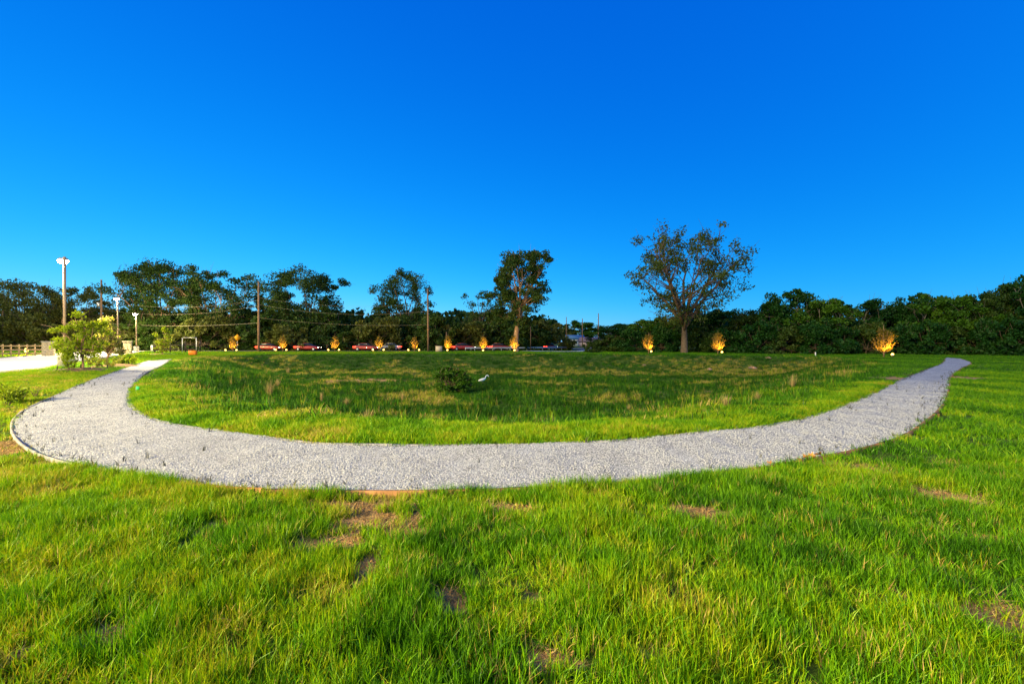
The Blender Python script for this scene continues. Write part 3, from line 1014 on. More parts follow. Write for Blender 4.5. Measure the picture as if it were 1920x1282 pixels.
# ------------------------------------------------------------------ staked young trees by the drive
def young_tree(px, py, H, W, mat, label, seed, lean=0.0, stakes=True, kind='oak', leaf=0.15, clumps=34, leaves=70, base=0.28):
    x, y = gp(px, py)
    tm = tree_meshes(seed, H, W, base=base, kind=kind, limbs=6, clumps=clumps, cr=0.13, leaves=leaves, leaf=leaf, r0=0.055, leafmat=mat, bark='bark_tan', lean=lean, fork=base * 1.1, straggle=1.0)
    t = place_tree('young_tree', tm, x, y, label, 'young tree', 'young trees beside the driveway', 0)
    if stakes:
        for a in (0.3, 2.4, 4.4):
            MB().tube([(1.25 * math.cos(a), 1.25 * math.sin(a), 0.0), (0.04, 0, H * 0.30)], [0.012, 0.012], 5).build('guy_wire', 'dark_metal', t)
            MB().tube([(1.30 * math.cos(a), 1.30 * math.sin(a), -0.1), (1.22 * math.cos(a), 1.22 * math.sin(a), 0.34)], [0.03, 0.025], 6).build('stake', 'black_wood', t)
    return t


young_tree(155, 693, 3.35, 2.5, 'leaf_bright', 'yellow green staked young tree beside the tallest lamp\'s concrete base', 601, lean=-0.05, clumps=36, leaves=40, leaf=0.13)
young_tree(203, 684, 3.5, 1.9, 'leaf_pale', 'pale feathery young tree with pointed top behind the staked one', 602, kind='cone', clumps=40, leaves=38, leaf=0.11, base=0.2)
young_tree(304, 664, 3.9, 2.0, 'leaf_bright', 'slim bright young tree beside the dark fence frame', 603, kind='column', clumps=30, leaves=35, leaf=0.14, base=0.12, stakes=False)


def mound(px, py, rx, ry, h, label, seed):
    x, y = gp(px, py)
    g = np.random.default_rng(seed)
    n, m = 28, 8
    v = [(0, 0, h)]
    for i in range(1, m + 1):
        r = i / m
        for j in range(n):
            a = 6.283 * j / n
            v.append((rx * r * math.cos(a), ry * r * math.sin(a), h * (1 - r ** 2.2) - 0.03 * (i == m) + g.normal() * 0.018))
    f4, f3 = [], []
    for j in range(n):
        f3.append((0, 1 + j, 1 + (j + 1) % n))
        for i in range(m - 1):
            a, b = 1 + i * n, 1 + (i + 1) * n
            f4.append((a + j, b + j, b + (j + 1) % n, a + (j + 1) % n))
    o = MB().add(v, [np.array(f4), np.array(f3)]).build('mulch_mound', 'mulch', None, True)
    o.location = (x, y, gz(x, y))
    return tag(o, label, 'mulch', 'mulch rings around the young trees')


mound(155, 693, 1.7, 1.2, 0.16, 'brown mulch mound around the staked young tree\'s foot', 1)
mound(218, 686, 1.6, 1.2, 0.18, 'brown mulch mound beside the pale feathery young tree', 2)
mound(304, 664, 2.2, 1.4, 0.12, 'brown mulch bed under the slim young tree by the dark fence', 3)


def leafy_plant(px, py, H, W, seed, mat, label, n=130, leaf=0.09):
    x, y = gp(px, py)
    g = np.random.default_rng(seed)
    st, lf = MB(), MB()
    P, D = [], []
    for k in range(12):
        th = g.uniform(0, 6.283)
        e = np.array([math.cos(th) * W / 2 * g.uniform(0.3, 1), math.sin(th) * W / 2 * g.uniform(0.3, 1), H * g.uniform(0.55, 1)])
        b = e * [0.12, 0.12, 0] + [0, 0, -0.02]
        mid = (b + e) / 2 + [0, 0, 0.1 * H]
        st.tube([b, mid, e], [0.008, 0.006, 0.004], 4, cap=False)
        u = g.uniform(0.3, 1.05, n // 12)[:, None]
        P.append((1 - u) ** 2 * b + 2 * u * (1 - u) * mid + u ** 2 * e + g.normal(size=(n // 12, 3)) * 0.045)
        D.append(e + g.normal(size=(n // 12, 3)) * 0.5 * H)
    P, D = np.concatenate(P), np.concatenate(D)
    P[:, 2] = np.maximum(P[:, 2], 0.04)
    leaf_quads(lf, P, D, leaf * g.uniform(0.7, 1.3, len(P)), g.uniform(0, 1, len(P)), 0.25, 0.5)
    t = empty('leafy_plant', (x, y, gz(x, y)), 0, label, 'plant', 'low leafy plants beside the path and driveway')
    st.build('stem', 'bark', t)
    lf.build('foliage', mat, t)


leafy_plant(12, 757, 0.62, 0.95, 11, 'leaf_bright', 'leafy green plant cut by the photo\'s left edge, beside the path bend', 420, 0.105)
leafy_plant(36, 752, 0.36, 0.7, 12, 'leaf_bright', 'low leafy plant next to the larger one at the left edge', 220, 0.09)
leafy_plant(66, 742, 0.34, 0.35, 13, 'leaf_bright', 'small wispy seedling between the path and the left edge plants', 40, 0.06)
leafy_plant(132, 694, 0.95, 0.9, 14, 'leaf_bright', 'green spiky plant at the foot of the lamp\'s concrete base', 240, 0.16)
for k, (px, py, lab) in enumerate([(180, 689, 'low pale plant between the two young trees'), (208, 690, 'bright low plant on the mulch under the pale young tree'), (232, 684, 'small plant behind the second mulch mound'),
                                   (246, 682, 'outermost low plant of the bed, closest to the path'), (172, 682, 'low plant behind the staked young tree trunk'), (222, 678, 'low plant halfway between pale young tree and gate pillar')]):
    leafy_plant(px, py, 0.75, 1.4, 20 + k, 'leaf_pale' if k < 2 else 'leaf_bright', lab, 260, 0.15)


# ------------------------------------------------------------------ gate pillars, fences, signs
def stone_mat():
    m, nt, out = new_mat('limestone_blocks')
    v = obj_pos(nt)
    p = N(nt, 'ShaderNodeBsdfPrincipled')
    p.inputs['Roughness'].default_value = 0.9
    c = ramp(nt, [(0.3, (0.30, 0.23, 0.13)), (0.7, (0.50, 0.42, 0.27))], noise(nt, 5, 5, 0.6, v))
    nt.links.new(c, p.inputs['Base Color'])
    nt.links.new(bump(nt, noise(nt, 18, 4, 0.7, v), 0.6, 0.02), p.inputs['Normal'])
    nt.links.new(p.outputs[0], out.inputs[0])
    return m


M['stone'] = stone_mat()


def gate_pillar(x, y, w, h, rz, label):
    t = empty('gate_pillar', (x, y, gz(x, y)), rz, label, 'gate pillar', 'stone gate pillars at the driveway entrance')
    MB().box((0, 0, h / 2 - 0.1), (w - 0.03, w - 0.03, h + 0.1)).build('core', 'concrete', t)
    g = random.Random(int(x * 10))
    rows = 6
    rh = h / rows
    for r in range(rows):
        for s in range(4):
            cut = g.uniform(0.35, 0.65)
            for a, b in ((0, cut), (cut, 1)):
                L = (b - a) * w - 0.012
                off = (a + b) / 2 * w - w / 2
                pr = w / 2 + g.uniform(-0.004, 0.012)
                o = MB().box((0, 0, 0), (L, 0.05, rh - 0.012)).build('stone_block', 'stone', t)
                an = s * math.pi / 2
                o.location = (off * math.cos(an) + pr * math.sin(an), off * math.sin(an) - pr * math.cos(an), rh * (r + 0.5))
                o.rotation_euler = (0, 0, an)
    MB().box((0, 0, h + 0.055), (w + 0.16, w + 0.16, 0.11)).build('cap', 'concrete', t)


x, y = gp(91, 667.5)
gate_pillar(x, y, 0.95, 1.72, 0.6, 'stone gate pillar with square cap at the end of the rail fence')
x, y = gp(239, 663.5)
gate_pillar(x, y, 0.95, 1.72, 0.6, 'stone gate pillar beside the smallest street lamp')


def rail_fence(p0, p1, n, h, rails, mat, label, post=0.14, pitch_out=0):
    p0, p1 = np.array(p0), np.array(p1)
    az = math.atan2(*(p1 - p0)[::-1])
    t = empty('rail_fence', (*p0, gz(*p0)), az, label, 'fence')
    L = np.linalg.norm(p1 - p0)
    for k in range(n + 1):
        MB().box((L * k / n, 0, h / 2 - 0.1), (post, post, h + 0.2)).build('post', mat, t)
    for k in range(n):
        for z in rails:
            MB().box((L * (k + 0.5) / n, -post / 2 - 0.022, z), (L / n - 0.012, 0.04, 0.15)).build('rail', mat, t)
    return t


a, b = gp(-60, 669), gp(80, 667)
rail_fence(a, b, 9, 1.45, (0.35, 0.80, 1.25), 'fence_wood', 'golden lit wooden rail fence running up to the stone gate pillar')
uplight_pos = gp(50, 666)


def flood(x, y, label):
    z = gz(x, y)
    t = empty('ground_floodlight', (x, y, z), 0, label, 'floodlight')
    MB().lathe([(0.03, -0.1), (0.03, 0.55)], 8).build('post', 'dark_metal', t)
    h = MB().box((0, 0.05, 0.68), (0.42, 0.14, 0.30)).build('housing', 'dark_metal', t)
    MB().lathe([(0.26, -0.02), (0.26, 0.02), (0.2, 0.07), (0.05, 0.1)], 16, (0, 0, 0)).build('lens', 'up_lens', h)
    l = h.children[0]
    l.location = (0, -0.05, 0.68)
    l.rotation_euler = (R(90), 0, 0)
    ld = bpy.data.lights.new('floodlight_light', 'POINT')
    ld.energy = 900
    ld.color = (1.0, 0.55, 0.12)
    ld.shadow_soft_size = 0.2
    lo = link('light', ld, t)
    lo.location = (0, -0.55, 0.75)


flood(*uplight_pos, 'orange glowing floodlight in front of the wooden rail fence')

a, b = gp(290, 661), gp(375, 660)
rail_fence(a, b, 3, 1.9, (0.55, 1.2), 'black_wood', 'dark stained post and rail fence at the end of the path', 0.2)
a2 = gp(375, 660)
# pale steel frame standing at the fence
x0, y0 = gp(347, 660.5)
x1, y1 = gp(373, 660.5)
t = empty('steel_frame', ((x0 + x1) / 2, (y0 + y1) / 2 - 0.6, gz(x0, y0)), 0, 'pale steel frame of two posts and a top bar behind the orange box', 'frame')
w = abs(x1 - x0)
for s in (-1, 1):
    MB().box((s * w / 2, 0, 1.15), (0.09, 0.09, 2.5)).build('post', 'galv', t)
MB().box((0, 0, 2.42), (w - 0.09, 0.08, 0.08)).build('top_bar', 'galv', t)
# orange box
x, y = gp(362, 666)
t = empty('orange_box', (x, y, gz(x, y)), 0.1, 'small orange box standing on the lawn in front of the dark fence', 'box')
MB().box((0, 0, 0.34), (0.86, 0.4, 0.52)).build('body', 'orange', t)
MB().box((0, 0, 0.625), (0.92, 0.46, 0.05)).build('lid', 'orange', t)
for s in (-1, 1):
    MB().box((s * 0.3, 0, 0.03), (0.08, 0.3, 0.1)).build('foot', 'dark_metal', t)
# white notice on a post
x, y = gp(285, 661)
t = empty('notice_sign', (x, y, gz(x, y)), 0, 'small white notice board on a short post beside the dark fence', 'sign')
MB().box((0, 0, 0.45), (0.06, 0.06, 1.1)).build('post', 'galv', t)
MB().box((0, -0.05, 0.78), (0.34, 0.03, 0.85)).build('board', 'white_paint', t)
MB().box((-0.02, -0.07, 0.80), (0.14, 0.012, 0.26)).build('panel', 'dark_metal', t)
# yellow warning sign seen from an angle
x, y = (445 - 960) / F * 79, 79
t = empty('road_sign', (x, y, gz(x, y)), R(52), 'yellow diamond warning sign on a thin post by the road', 'sign')
MB().box((0, 0.03, 1.2), (0.06, 0.04, 2.7)).build('post', 'galv', t)
v = np.array([(0, -0.02, 1.85), (0.62, -0.02, 2.47), (0, -0.02, 3.09), (-0.62, -0.02, 2.47), (0, 0.005, 1.85), (0.62, 0.005, 2.47), (0, 0.005, 3.09), (-0.62, 0.005, 2.47)])
MB().add(v, np.array([[0, 1, 2, 3], [7, 6, 5, 4], [0, 4, 5, 1], [1, 5, 6, 2], [2, 6, 7, 3], [3, 7, 4, 0]])).build('plate', 'yellow_sign', t)


# ------------------------------------------------------------------ utility poles and lines
def utility_pole(px, d, top, label, r=0.15, lean=0.0, cross=False, can=False):
    x = (px - 960) / F * d
    H = (641 - top) * d / F + CAM_H
    t = empty('utility_pole', (x, d, gz(x, d)), 0, label, 'utility pole', 'utility poles along the road')
    MB().tube([(0, 0, -0.3), (lean * H * 0.5, 0, H * 0.5), (lean * H, 0, H)], [r * 1.25, r * 1.08, r * 0.85], 10).build('pole', 'pole_wood', t, True)
    if cross:
        MB().box((lean * H, -r - 0.05, H - 0.5), (2.2, 0.10, 0.12), 0.2).build('crossarm', 'pole_wood', t)
        for s in (-0.95, 0.95):
            MB().lathe([(0.04, 0), (0.06, 0.06), (0.03, 0.16)], 8, (lean * H + s * math.cos(0.2), -r - 0.05 + s * math.sin(0.2), H - 0.44)).build('insulator', 'white_paint', t)
    if can:
        MB().lathe([(0.20, 0), (0.27, 0.05), (0.27, 0.75), (0.2, 0.82)], 14, (-0.5, -0.1, H * 0.62)).build('transformer', 'galv', t)
    return np.array([x + lean * H, d, H + gz(x, d)])


pA = utility_pole(485, 80, 527, 'tallest bare wooden utility pole between the two broad oaks', 0.17)
pB = utility_pole(803, 81, 541, 'slender utility pole in front of the airy round oak', 0.14, -0.01)
pC = utility_pole(190, 92, 524, 'utility pole with a transformer behind the second street lamp', 0.17, 0.0, False, True)
pD = utility_pole(6, 95, 550, 'dark utility pole at the photo\'s left edge', 0.2)
utility_pole(837, 86, 622, 'short pale post standing behind the sapling past the middle pole', 0.10)
utility_pole(613, 90, 630, 'short leaning post beside the third sapling', 0.1, 0.03)
utility_pole(995, 88, 612, 'thin dark post behind the road under the leaning tree', 0.07)
utility_pole(1062, 150, 594, 'thin far pole beside the brownish distant tree', 0.12)
utility_pole(1092, 145, 597, 'far wooden pole in front of the blue roofed building', 0.14)
utility_pole(1122, 125, 587, 'far pole standing alone against the sky in the gap', 0.13)


def wire(p, q, sag, r, label, name='power_line'):
    s = np.linspace(0, 1, 24)[:, None]
    P = p + (q - p) * s
    P[:, 2] -= 4 * sag * (s * (1 - s))[:, 0]
    o = MB().tube(P - p, r, 4).build(name, 'wire')
    o.location = p
    return tag(o, label, 'cable', 'overhead lines along the road')


dn = np.array
wire(pA - [0, 0, 2.9], pB - [0, 0, 2.6], 1.0, 0.009, 'upper overhead line from the tallest pole to the slender pole')
wire(pA - [0, 0, 4.1], pB - [0, 0, 4.0], 1.1, 0.012, 'middle overhead line from the tallest pole to the slender pole')
wire(pA - [0, 0, 6.4], pB - [0, 0, 6.4], 0.6, 0.012, 'lowest overhead line from the tallest pole to the slender pole')
wire(pC - [0, 0, 4.3], pA - [0, 0, 3.3], 1.3, 0.012, 'upper overhead line from the transformer pole to the tallest pole')
wire(pC - [0, 0, 6.0], pA - [0, 0, 4.3], 1.3, 0.013, 'middle overhead line from the transformer pole to the tallest pole')
wire(pC - [0, 0, 8.7], pA - [0, 0, 7.3], 0.6, 0.025, 'thick lowest cable from the transformer pole to the tallest pole')

# guard rail on the near side of the bend
e = road_c - road_n * 4.9 if (road_c - road_n * 4.9)[80, 1] < (road_c + road_n * 4.9)[80, 1] else road_c + road_n * 4.9
ratio = e[:, 0] / e[:, 1] * F + 960
sel = e[(ratio > 850) & (ratio < 1075) & (e[:, 1] < 125)]
gr = resample(sel, 15)
t = empty('guard_rail', (*gr[0], 0), 0, 'galvanised guard rail along the near side of the road bend', 'guard rail')
o0 = np.array([*gr[0], 0])
for k in range(len(gr)):
    MB().box((*(gr[k] - gr[0]), 0.33), (0.12, 0.16, 0.85)).build('post', 'galv', t)
    if k < len(gr) - 1:
        c, dd = (gr[k] + gr[k + 1]) / 2 - gr[0], gr[k + 1] - gr[k]
        L, an = np.linalg.norm(dd), math.atan2(dd[1], dd[0])
        # w-beam profile
        prof = [(-0.10, 0.44), (-0.16, 0.49), (-0.16, 0.53), (-0.11, 0.585), (-0.16, 0.64), (-0.16, 0.68), (-0.10, 0.73)]
        ux, uy = math.cos(an), math.sin(an)
        v = []
        for s in (-0.5, 0.5):
            for py_, pz in prof:
                for th in (0, 0.012):
                    l = s * (L - 0.01)
                    v.append((c[0] + ux * l - uy * (py_ + th), c[1] + uy * l + ux * (py_ + th), pz))
        n = len(prof) * 2
        f = []
        for j in range(len(prof) - 1):
            f.append((2 * j, 2 * j + 2, n + 2 * j + 2, n + 2 * j))
            f.append((2 * j + 1, n + 2 * j + 1, n + 2 * j + 3, 2 * j + 3))
        MB().add(v, np.array(f)).build('beam', 'galv', t)

# wire fence behind the road
e2 = road_c + road_n * 6.2 if e[80, 1] < road_c[80, 1] else road_c - road_n * 6.2
e2 = e2 if e2[80, 1] > road_c[80, 1] else 2 * road_c - e2
r2 = e2[:, 0] / e2[:, 1] * F + 960
fp = resample(e2[(r2 > 380) & (r2 < 1010) & (e2[:, 1] < 120)], 30)
t = empty('wire_fence', (*fp[0], 0), 0, 'thin wire field fence with slim posts behind the road', 'fence')
for k in range(len(fp)):
    MB().box((*(fp[k] - fp[0]), 0.65), (0.09, 0.09, 1.5)).build('post', 'bark_grey', t)
for z in (0.4, 0.75, 1.1, 1.35):
    MB().tube(np.column_stack([fp - fp[0], np.full(len(fp), z)]) + [0, -0.06, 0], 0.012, 3).build('strand', 'galv', t)
# dark board screen behind the road
x, y = (400 - 960) / F * 97, 97
t = empty('board_screen', (x, y, gz(x, y)), 0.05, 'weathered brown board screen behind the road, under the forked oak', 'screen')
for k in range(14):
    MB().box(((k - 6.5) * 0.52, 0, 0.85), (0.50, 0.04, 1.75)).build('board', 'board', t)

# tan utility cabinet
x, y = (823 - 960) / F * 79, 79
t = empty('utility_cabinet', (x, y, gz(x, y)), 0.1, 'tan metal utility cabinet beside the middle utility pole', 'cabinet')
MB().box((0, 0, 0.5), (1.1, 0.7, 0.95)).build('body', 'tan_box', t)
MB().box((0, 0, 1.0), (1.16, 0.76, 0.05)).build('lid', 'tan_box', t)
MB().box((0, 0, -0.03), (1.3, 0.9, 0.1)).build('pad', 'concrete', t)


# ------------------------------------------------------------------ cars on the road
def car_paint(name, col):
    m, nt, out = new_mat(name)
    p = N(nt, 'ShaderNodeBsdfPrincipled')
    p.inputs['Base Color'].default_value = (*col, 1)
    p.inputs['Metallic'].default_value = 0.3
    p.inputs['Roughness'].default_value = 0.35
    p.inputs['Coat Weight'].default_value = 0.6
    nt.links.new(p.outputs[0], out.inputs[0])
    return m


def loft(st, sides=14, ex=4.0):
    """super-elliptic sections along x: (x, half width, z low, z high)"""
    a = np.linspace(0, 2 * np.pi, sides, endpoint=False) + np.pi / sides
    ca, sa = np.cos(a), np.sin(a)
    cy = np.sign(ca) * np.abs(ca) ** (2 / ex)
    cz = np.sign(sa) * np.abs(sa) ** (2 / ex)
    V = [np.column_stack([np.full(sides, x), cy * hw, (lo + hi) / 2 + cz * (hi - lo) / 2]) for x, hw, lo, hi in st]
    n = len(st)
    i = np.arange(n - 1)[:, None] * sides
    j = np.arange(sides)[None]
    f = np.stack([i + j, i + (j + 1) % sides, i + sides + (j + 1) % sides, i + sides + j], -1).reshape(-1, 4)
    v = np.vstack(V + [V[0].mean(0)[None], V[-1].mean(0)[None]])
    jj = np.arange(sides)
    return v, [f, np.stack([np.full(sides, n * sides), (jj + 1) % sides, jj], 1),
               np.stack([np.full(sides, n * sides + 1), (n - 1) * sides + jj, (n - 1) * sides + (jj + 1) % sides], 1)]


def make_car(px, lane, heading, col, label):
    c = road_c + road_n * lane
    r = c[:, 0] / c[:, 1] * F + 960
    k = int(np.argmin(np.where(c[:, 1] < 170, np.abs(r - px), 1e9)))
    dvec = c[k + 1] - c[k]
    az = math.atan2(dvec[1], dvec[0]) + (0 if heading > 0 else math.pi)
    t = empty('car', (*c[k], 0.06), az, label, 'car', 'cars on the road')
    paint = car_paint('car_paint', col)
    MB().add(*loft([(-2.25, 0.70, 0.42, 0.82), (-2.15, 0.84, 0.28, 0.95), (-1.5, 0.90, 0.24, 1.00), (0, 0.91, 0.22, 0.98), (1.1, 0.90, 0.24, 0.94), (1.9, 0.86, 0.28, 0.82), (2.25, 0.72, 0.36, 0.68)])).build('body', paint, t, True)
    MB().add(*loft([(-1.75, 0.62, 0.88, 1.00), (-1.1, 0.70, 0.90, 1.36), (-0.3, 0.72, 0.90, 1.42), (0.45, 0.70, 0.90, 1.38), (1.25, 0.62, 0.86, 0.95)])).build('window_glass', 'glass_dark', t, True)
    MB().add(*loft([(-1.05, 0.60, 1.35, 1.41), (-0.3, 0.64, 1.385, 1.455), (0.40, 0.60, 1.35, 1.42)])).build('roof', paint, t, True)
    for wx in (-1.38, 1.38):
        for s in (-1, 1):
            w = MB().tube([(wx, s * 0.70, 0.32), (wx, s * 0.80, 0.32), (wx, s * 0.925, 0.32)], [0.31, 0.32, 0.31], 18).build('wheel', 'rubber', t)
            MB().tube([(wx, s * 0.90, 0.32), (wx, s * 0.935, 0.32)], [0.19, 0.17], 14).build('rim', 'galv', w)
    for s in (-1, 1):
        MB().add(*loft([(-2.27, 0.17, 0.64, 0.80), (-2.05, 0.19, 0.62, 0.84)], 8)).build('tail_light', 'tail', t).location = (0, s * 0.62, 0)
        MB().add(*loft([(2.02, 0.18, 0.55, 0.70), (2.24, 0.15, 0.56, 0.68)], 8)).build('headlight', 'headlight', t).location = (0, s * 0.58, 0)
        MB().add(*loft([(-2.0, 0.03, 0.66, 0.82), (-1.75, 0.02, 0.68, 0.80)], 8)).build('side_marker', 'tail', t).location = (0, s * 0.895, 0)


s_near = 1 if (road_c + road_n)[80, 1] < road_c[80, 1] else -1  # red bodies: glow of the tail light streaks put into the paint
make_car(585, 1.9 * s_near, 1, (0.30, 0.03, 0.02), 'car tinted red for traffic glow with lit tail lights between second and third sapling')
make_car(672, 1.9 * s_near, 1, (0.35, 0.05, 0.03), 'car tinted red for traffic glow with lit tail lights between third and fourth sapling')
make_car(870, 1.9 * s_near, 1, (0.45, 0.04, 0.02), 'car tinted red for traffic glow with lit tail lights beside the guard rail')
make_car(1035, 1.9 * s_near, 1, (0.40, 0.05, 0.03), 'car tinted red for traffic glow on the road bend before the distant houses')
make_car(500, 1.9 * s_near, 1, (0.40, 0.06, 0.03), 'car tinted red for traffic glow with lit tail lights between first and second sapling')
make_car(935, 1.9 * s_near, 1, (0.35, 0.04, 0.02), 'car tinted red for traffic glow with lit tail lights just before the leaning tan trunk')
make_car(745, -1.9 * s_near, -1, (0.55, 0.50, 0.45), 'pale car with headlights lit in the far lane of the road')


# ------------------------------------------------------------------ distant houses
def gable_house(px, d, wpx, eave_y, ridge_y, depth, wallc, roofc, label, rz=0.0, nwin=3):
    x = (px - 960) / F * d
    W = wpx * d / F
    he = (641 - eave_y) * d / F + CAM_H
    hr = (641 - ridge_y) * d / F + CAM_H
    t = empty('house', (x, d, 0), rz, label, 'house')
    wm = simple('house_wall', wallc, 0.8, vary=0.06, scale=1)
    rm = simple('house_roof', roofc, 0.8, vary=0.12, scale=1)
    MB().box((0, 0, he / 2), (W, depth, he)).build('wall', wm, t)
    ov = 0.5
    v = [(-W / 2 - ov, -depth / 2 - ov, he - 0.1), (W / 2 + ov, -depth / 2 - ov, he - 0.1), (W / 2 + ov, depth / 2 + ov, he - 0.1), (-W / 2 - ov, depth / 2 + ov, he - 0.1),
         (-W / 2 - ov, 0, hr), (W / 2 + ov, 0, hr)]
    MB().add(v, [np.array([[0, 1, 5, 4], [2, 3, 4, 5], [3, 2, 1, 0]]), np.array([[0, 4, 3], [1, 2, 5]])]).build('roof', rm, t)
    for k in range(nwin):
        wx = (k - (nwin - 1) / 2) * W / nwin
        f = MB().box((wx, -depth / 2 - 0.02, he * 0.55), (1.3, 0.06, 1.3)).build('window', 'white_paint', t)
        MB().box((wx, -depth / 2 - 0.06, he * 0.55), (1.1, 0.03, 1.1)).build('pane', 'glass_dark', f)
    return t


gable_house(1077, 185, 30, 635, 628, 8, (0.70, 0.71, 0.72), (0.06, 0.16, 0.34), 'long white building with a blue metal roof in the road gap')
gable_house(1112, 165, 46, 640, 632, 7, (0.35, 0.27, 0.32), (0.16, 0.12, 0.18), 'low house with a dull purple roof in the road gap', 0.2)
gable_house(1236, 100, 30, 636, 629, 6, (0.50, 0.36, 0.30), (0.42, 0.30, 0.26), 'pinkish roofed house half hidden behind the spreading tree', 0.1, 2)


# ------------------------------------------------------------------ small things in the basin
def basin_at(px, py):
    d = 14.0
    for _ in range(60):
        x = (px - 960) / F * d
        z = gz(x, d)
        d = 0.5 * d + 0.5 * (CAM_H - z) * F / (py - 641)
    return (px - 960) / F * d, d


bushm = tree_meshes(700, 2.0, 2.0, base=0.02, kind='column', limbs=7, clumps=60, cr=0.13, leaves=46, leaf=0.12, leafmat='leaf_mid', r0=0.03, fork=0.06)
x, y = basin_at(845, 738)
place_tree('round_bush', bushm, x, y, 'dark green rounded bush standing alone in the grassy basin', 'bush', None, 0.4, (1.05, 1.05, 0.9), ('stem', 'foliage'))


def dry_clump(px, py, H, W, seed, label, n=90):
    x, y = basin_at(px, py)
    g = np.random.default_rng(seed)
    mb = MB()
    V, Fc, Rn = [], [], []
    for k in range(n):
        th = g.uniform(0, 6.283)
        r0 = W * 0.12 * math.sqrt(g.uniform())
        sp = W * 0.5 * g.uniform(0.1, 1)
        h = H * g.uniform(0.45, 1)
        b0 = np.array([r0 * math.cos(th), r0 * math.sin(th), -0.02])
        t1 = np.array([math.cos(th) * sp, math.sin(th) * sp, h])
        u = np.array([-math.sin(th), math.cos(th), 0]) * 0.007
        i = len(V)
        for s, w in ((0, 1), (0.5, 0.8), (1, 0.15)):
            p = b0 + (t1 - b0) * [s ** 1.8, s ** 1.8, s]
            V += [p - u * w, p + u * w]
        Fc += [(i, i + 1, i + 3, i + 2), (i + 2, i + 3, i + 5, i + 4)]
        Rn += [g.uniform()] * 6
    mb.add(V, np.array(Fc), Rn)
    o = mb.build('dry_grass_clump', 'dry')
    o.location = (x, y, gz(x, y))
    tag(o, label, 'grass clump', 'dry straw coloured grass clumps in the basin')


for k, (px, py, H, W, lab) in enumerate([
        (505, 745, 0.85, 0.75, 'tallest straw coloured grass clump on the basin\'s left bank'), (520, 728, 0.7, 0.6, 'straw grass clump just behind the tallest one'),
        (603, 755, 0.55, 0.28, 'narrow upright straw clump right of the tallest clump'), (650, 762, 0.5, 0.9, 'wide brownish dry clump between narrow and bent clumps'),
        (688, 792, 0.35, 0.62, 'low bent pale straw clump near the path'), (925, 800, 0.45, 0.5, 'dry fan of stalks near the path, first from the bush'),
        (1015, 800, 0.46, 0.75, 'dry fan of brown stalks near the path, second from the bush'), (1362, 768, 0.42, 0.45, 'rounded brown dry clump near the path bend'),
        (1420, 757, 0.5, 0.55, 'pale dry clump past the rounded brown one'), (1486, 730, 0.6, 0.5, 'dry clump closest to the far path'), (1180, 775, 0.5, 0.4, 'thin dry clump in the middle of the basin'),
        (755, 752, 0.6, 0.5, 'thin dark dry clump in front of the round bush'), (540, 700, 0.8, 1.0, 'faint dry clump on the upper left bank')]):
    dry_clump(px, py, H, W, 800 + k, lab)


def rock(px, py, r, seed, label):
    x, y = basin_at(px, py)
    g = np.random.default_rng(seed)
    import bmesh
    bm = bmesh.new()
    bmesh.ops.create_icosphere(bm, subdivisions=2, radius=1.0)
    for v in bm.verts:
        v.co *= 1 + 0.22 * g.normal()
        v.co = Vector((v.co.x * r * 1.3, v.co.y * r, v.co.z * r * 0.6))
    me = bpy.data.meshes.new('rock')
    bm.to_mesh(me)
    bm.free()
    me.materials.append(M['rock'])
    o = link('rock', me)
    o.location = (x, y, gz(x, y) + r * 0.15)
    tag(o, label, 'rock', 'pink rocks on the far bank')


for k, (px, py, r, lab) in enumerate([(1410, 694, 0.42, 'largest pinkish rock on the far bank, next to a smaller one'), (1441, 685, 0.26, 'smaller pinkish rock beside the largest one'),
                                      (1331, 693, 0.25, 'low pinkish rock below the sapling past the spreading tree'), (1207, 689, 0.22, 'small pale rock below the sapling before the spreading tree')]):
    rock(px, py, r, 40 + k, lab)

# egret
x, y = basin_at(906, 722)
t = empty('egret', (x, y, gz(x, y) - 0.17), 0.25, 'white long necked egret wading in the basin grass beyond the round bush', 'bird')
pts = [(-0.40, 0, 0.52), (-0.28, 0, 0.55), (-0.10, 0, 0.58), (0.06, 0, 0.63), (0.16, 0, 0.70), (0.19, 0, 0.78), (0.21, 0, 0.86), (0.26, 0, 0.925), (0.33, 0, 0.935), (0.385, 0, 0.90), (0.42, 0, 0.845), (0.435, 0, 0.80)]
MB().tube(pts, [0.015, 0.075, 0.12, 0.105, 0.06, 0.04, 0.034, 0.032, 0.033, 0.036, 0.036, 0.012], 10).build('body', 'plume', t, True)
MB().tube([(0.432, 0, 0.81), (0.45, 0, 0.70)], [0.012, 0.003], 6).build('beak', 'beak', t)
for s in (-0.04, 0.04):
    MB().tube([(-0.05, s, 0.52), (-0.02, s, 0.28), (-0.05, s, 0.0), (0.02, s, -0.02)], [0.012, 0.010, 0.009, 0.006], 6).build('leg', 'dark_metal', t)

# small marker flag by the path
x, y = gp(255, 736)
t = empty('marker_flag', (x, y, gz(x, y)), 0.2, 'tiny green marker flag at the inner edge of the path', 'flag')
MB().tube([(0, 0, -0.05), (0, 0, 0.24)], [0.004, 0.004], 5).build('wire_stem', 'galv', t)
MB().add([(0, -0.002, 0.13), (0.10, -0.002, 0.12), (0.09, -0.002, 0.23), (0, -0.002, 0.24), (0, 0.002, 0.13), (0.10, 0.01, 0.12), (0.09, 0.01, 0.23), (0, 0.002, 0.24)],
         np.array([[0, 1, 2, 3], [7, 6, 5, 4], [0, 4, 5, 1], [1, 5, 6, 2], [2, 6, 7, 3], [3, 7, 4, 0]])).build('flag_cloth', 'flag', t)
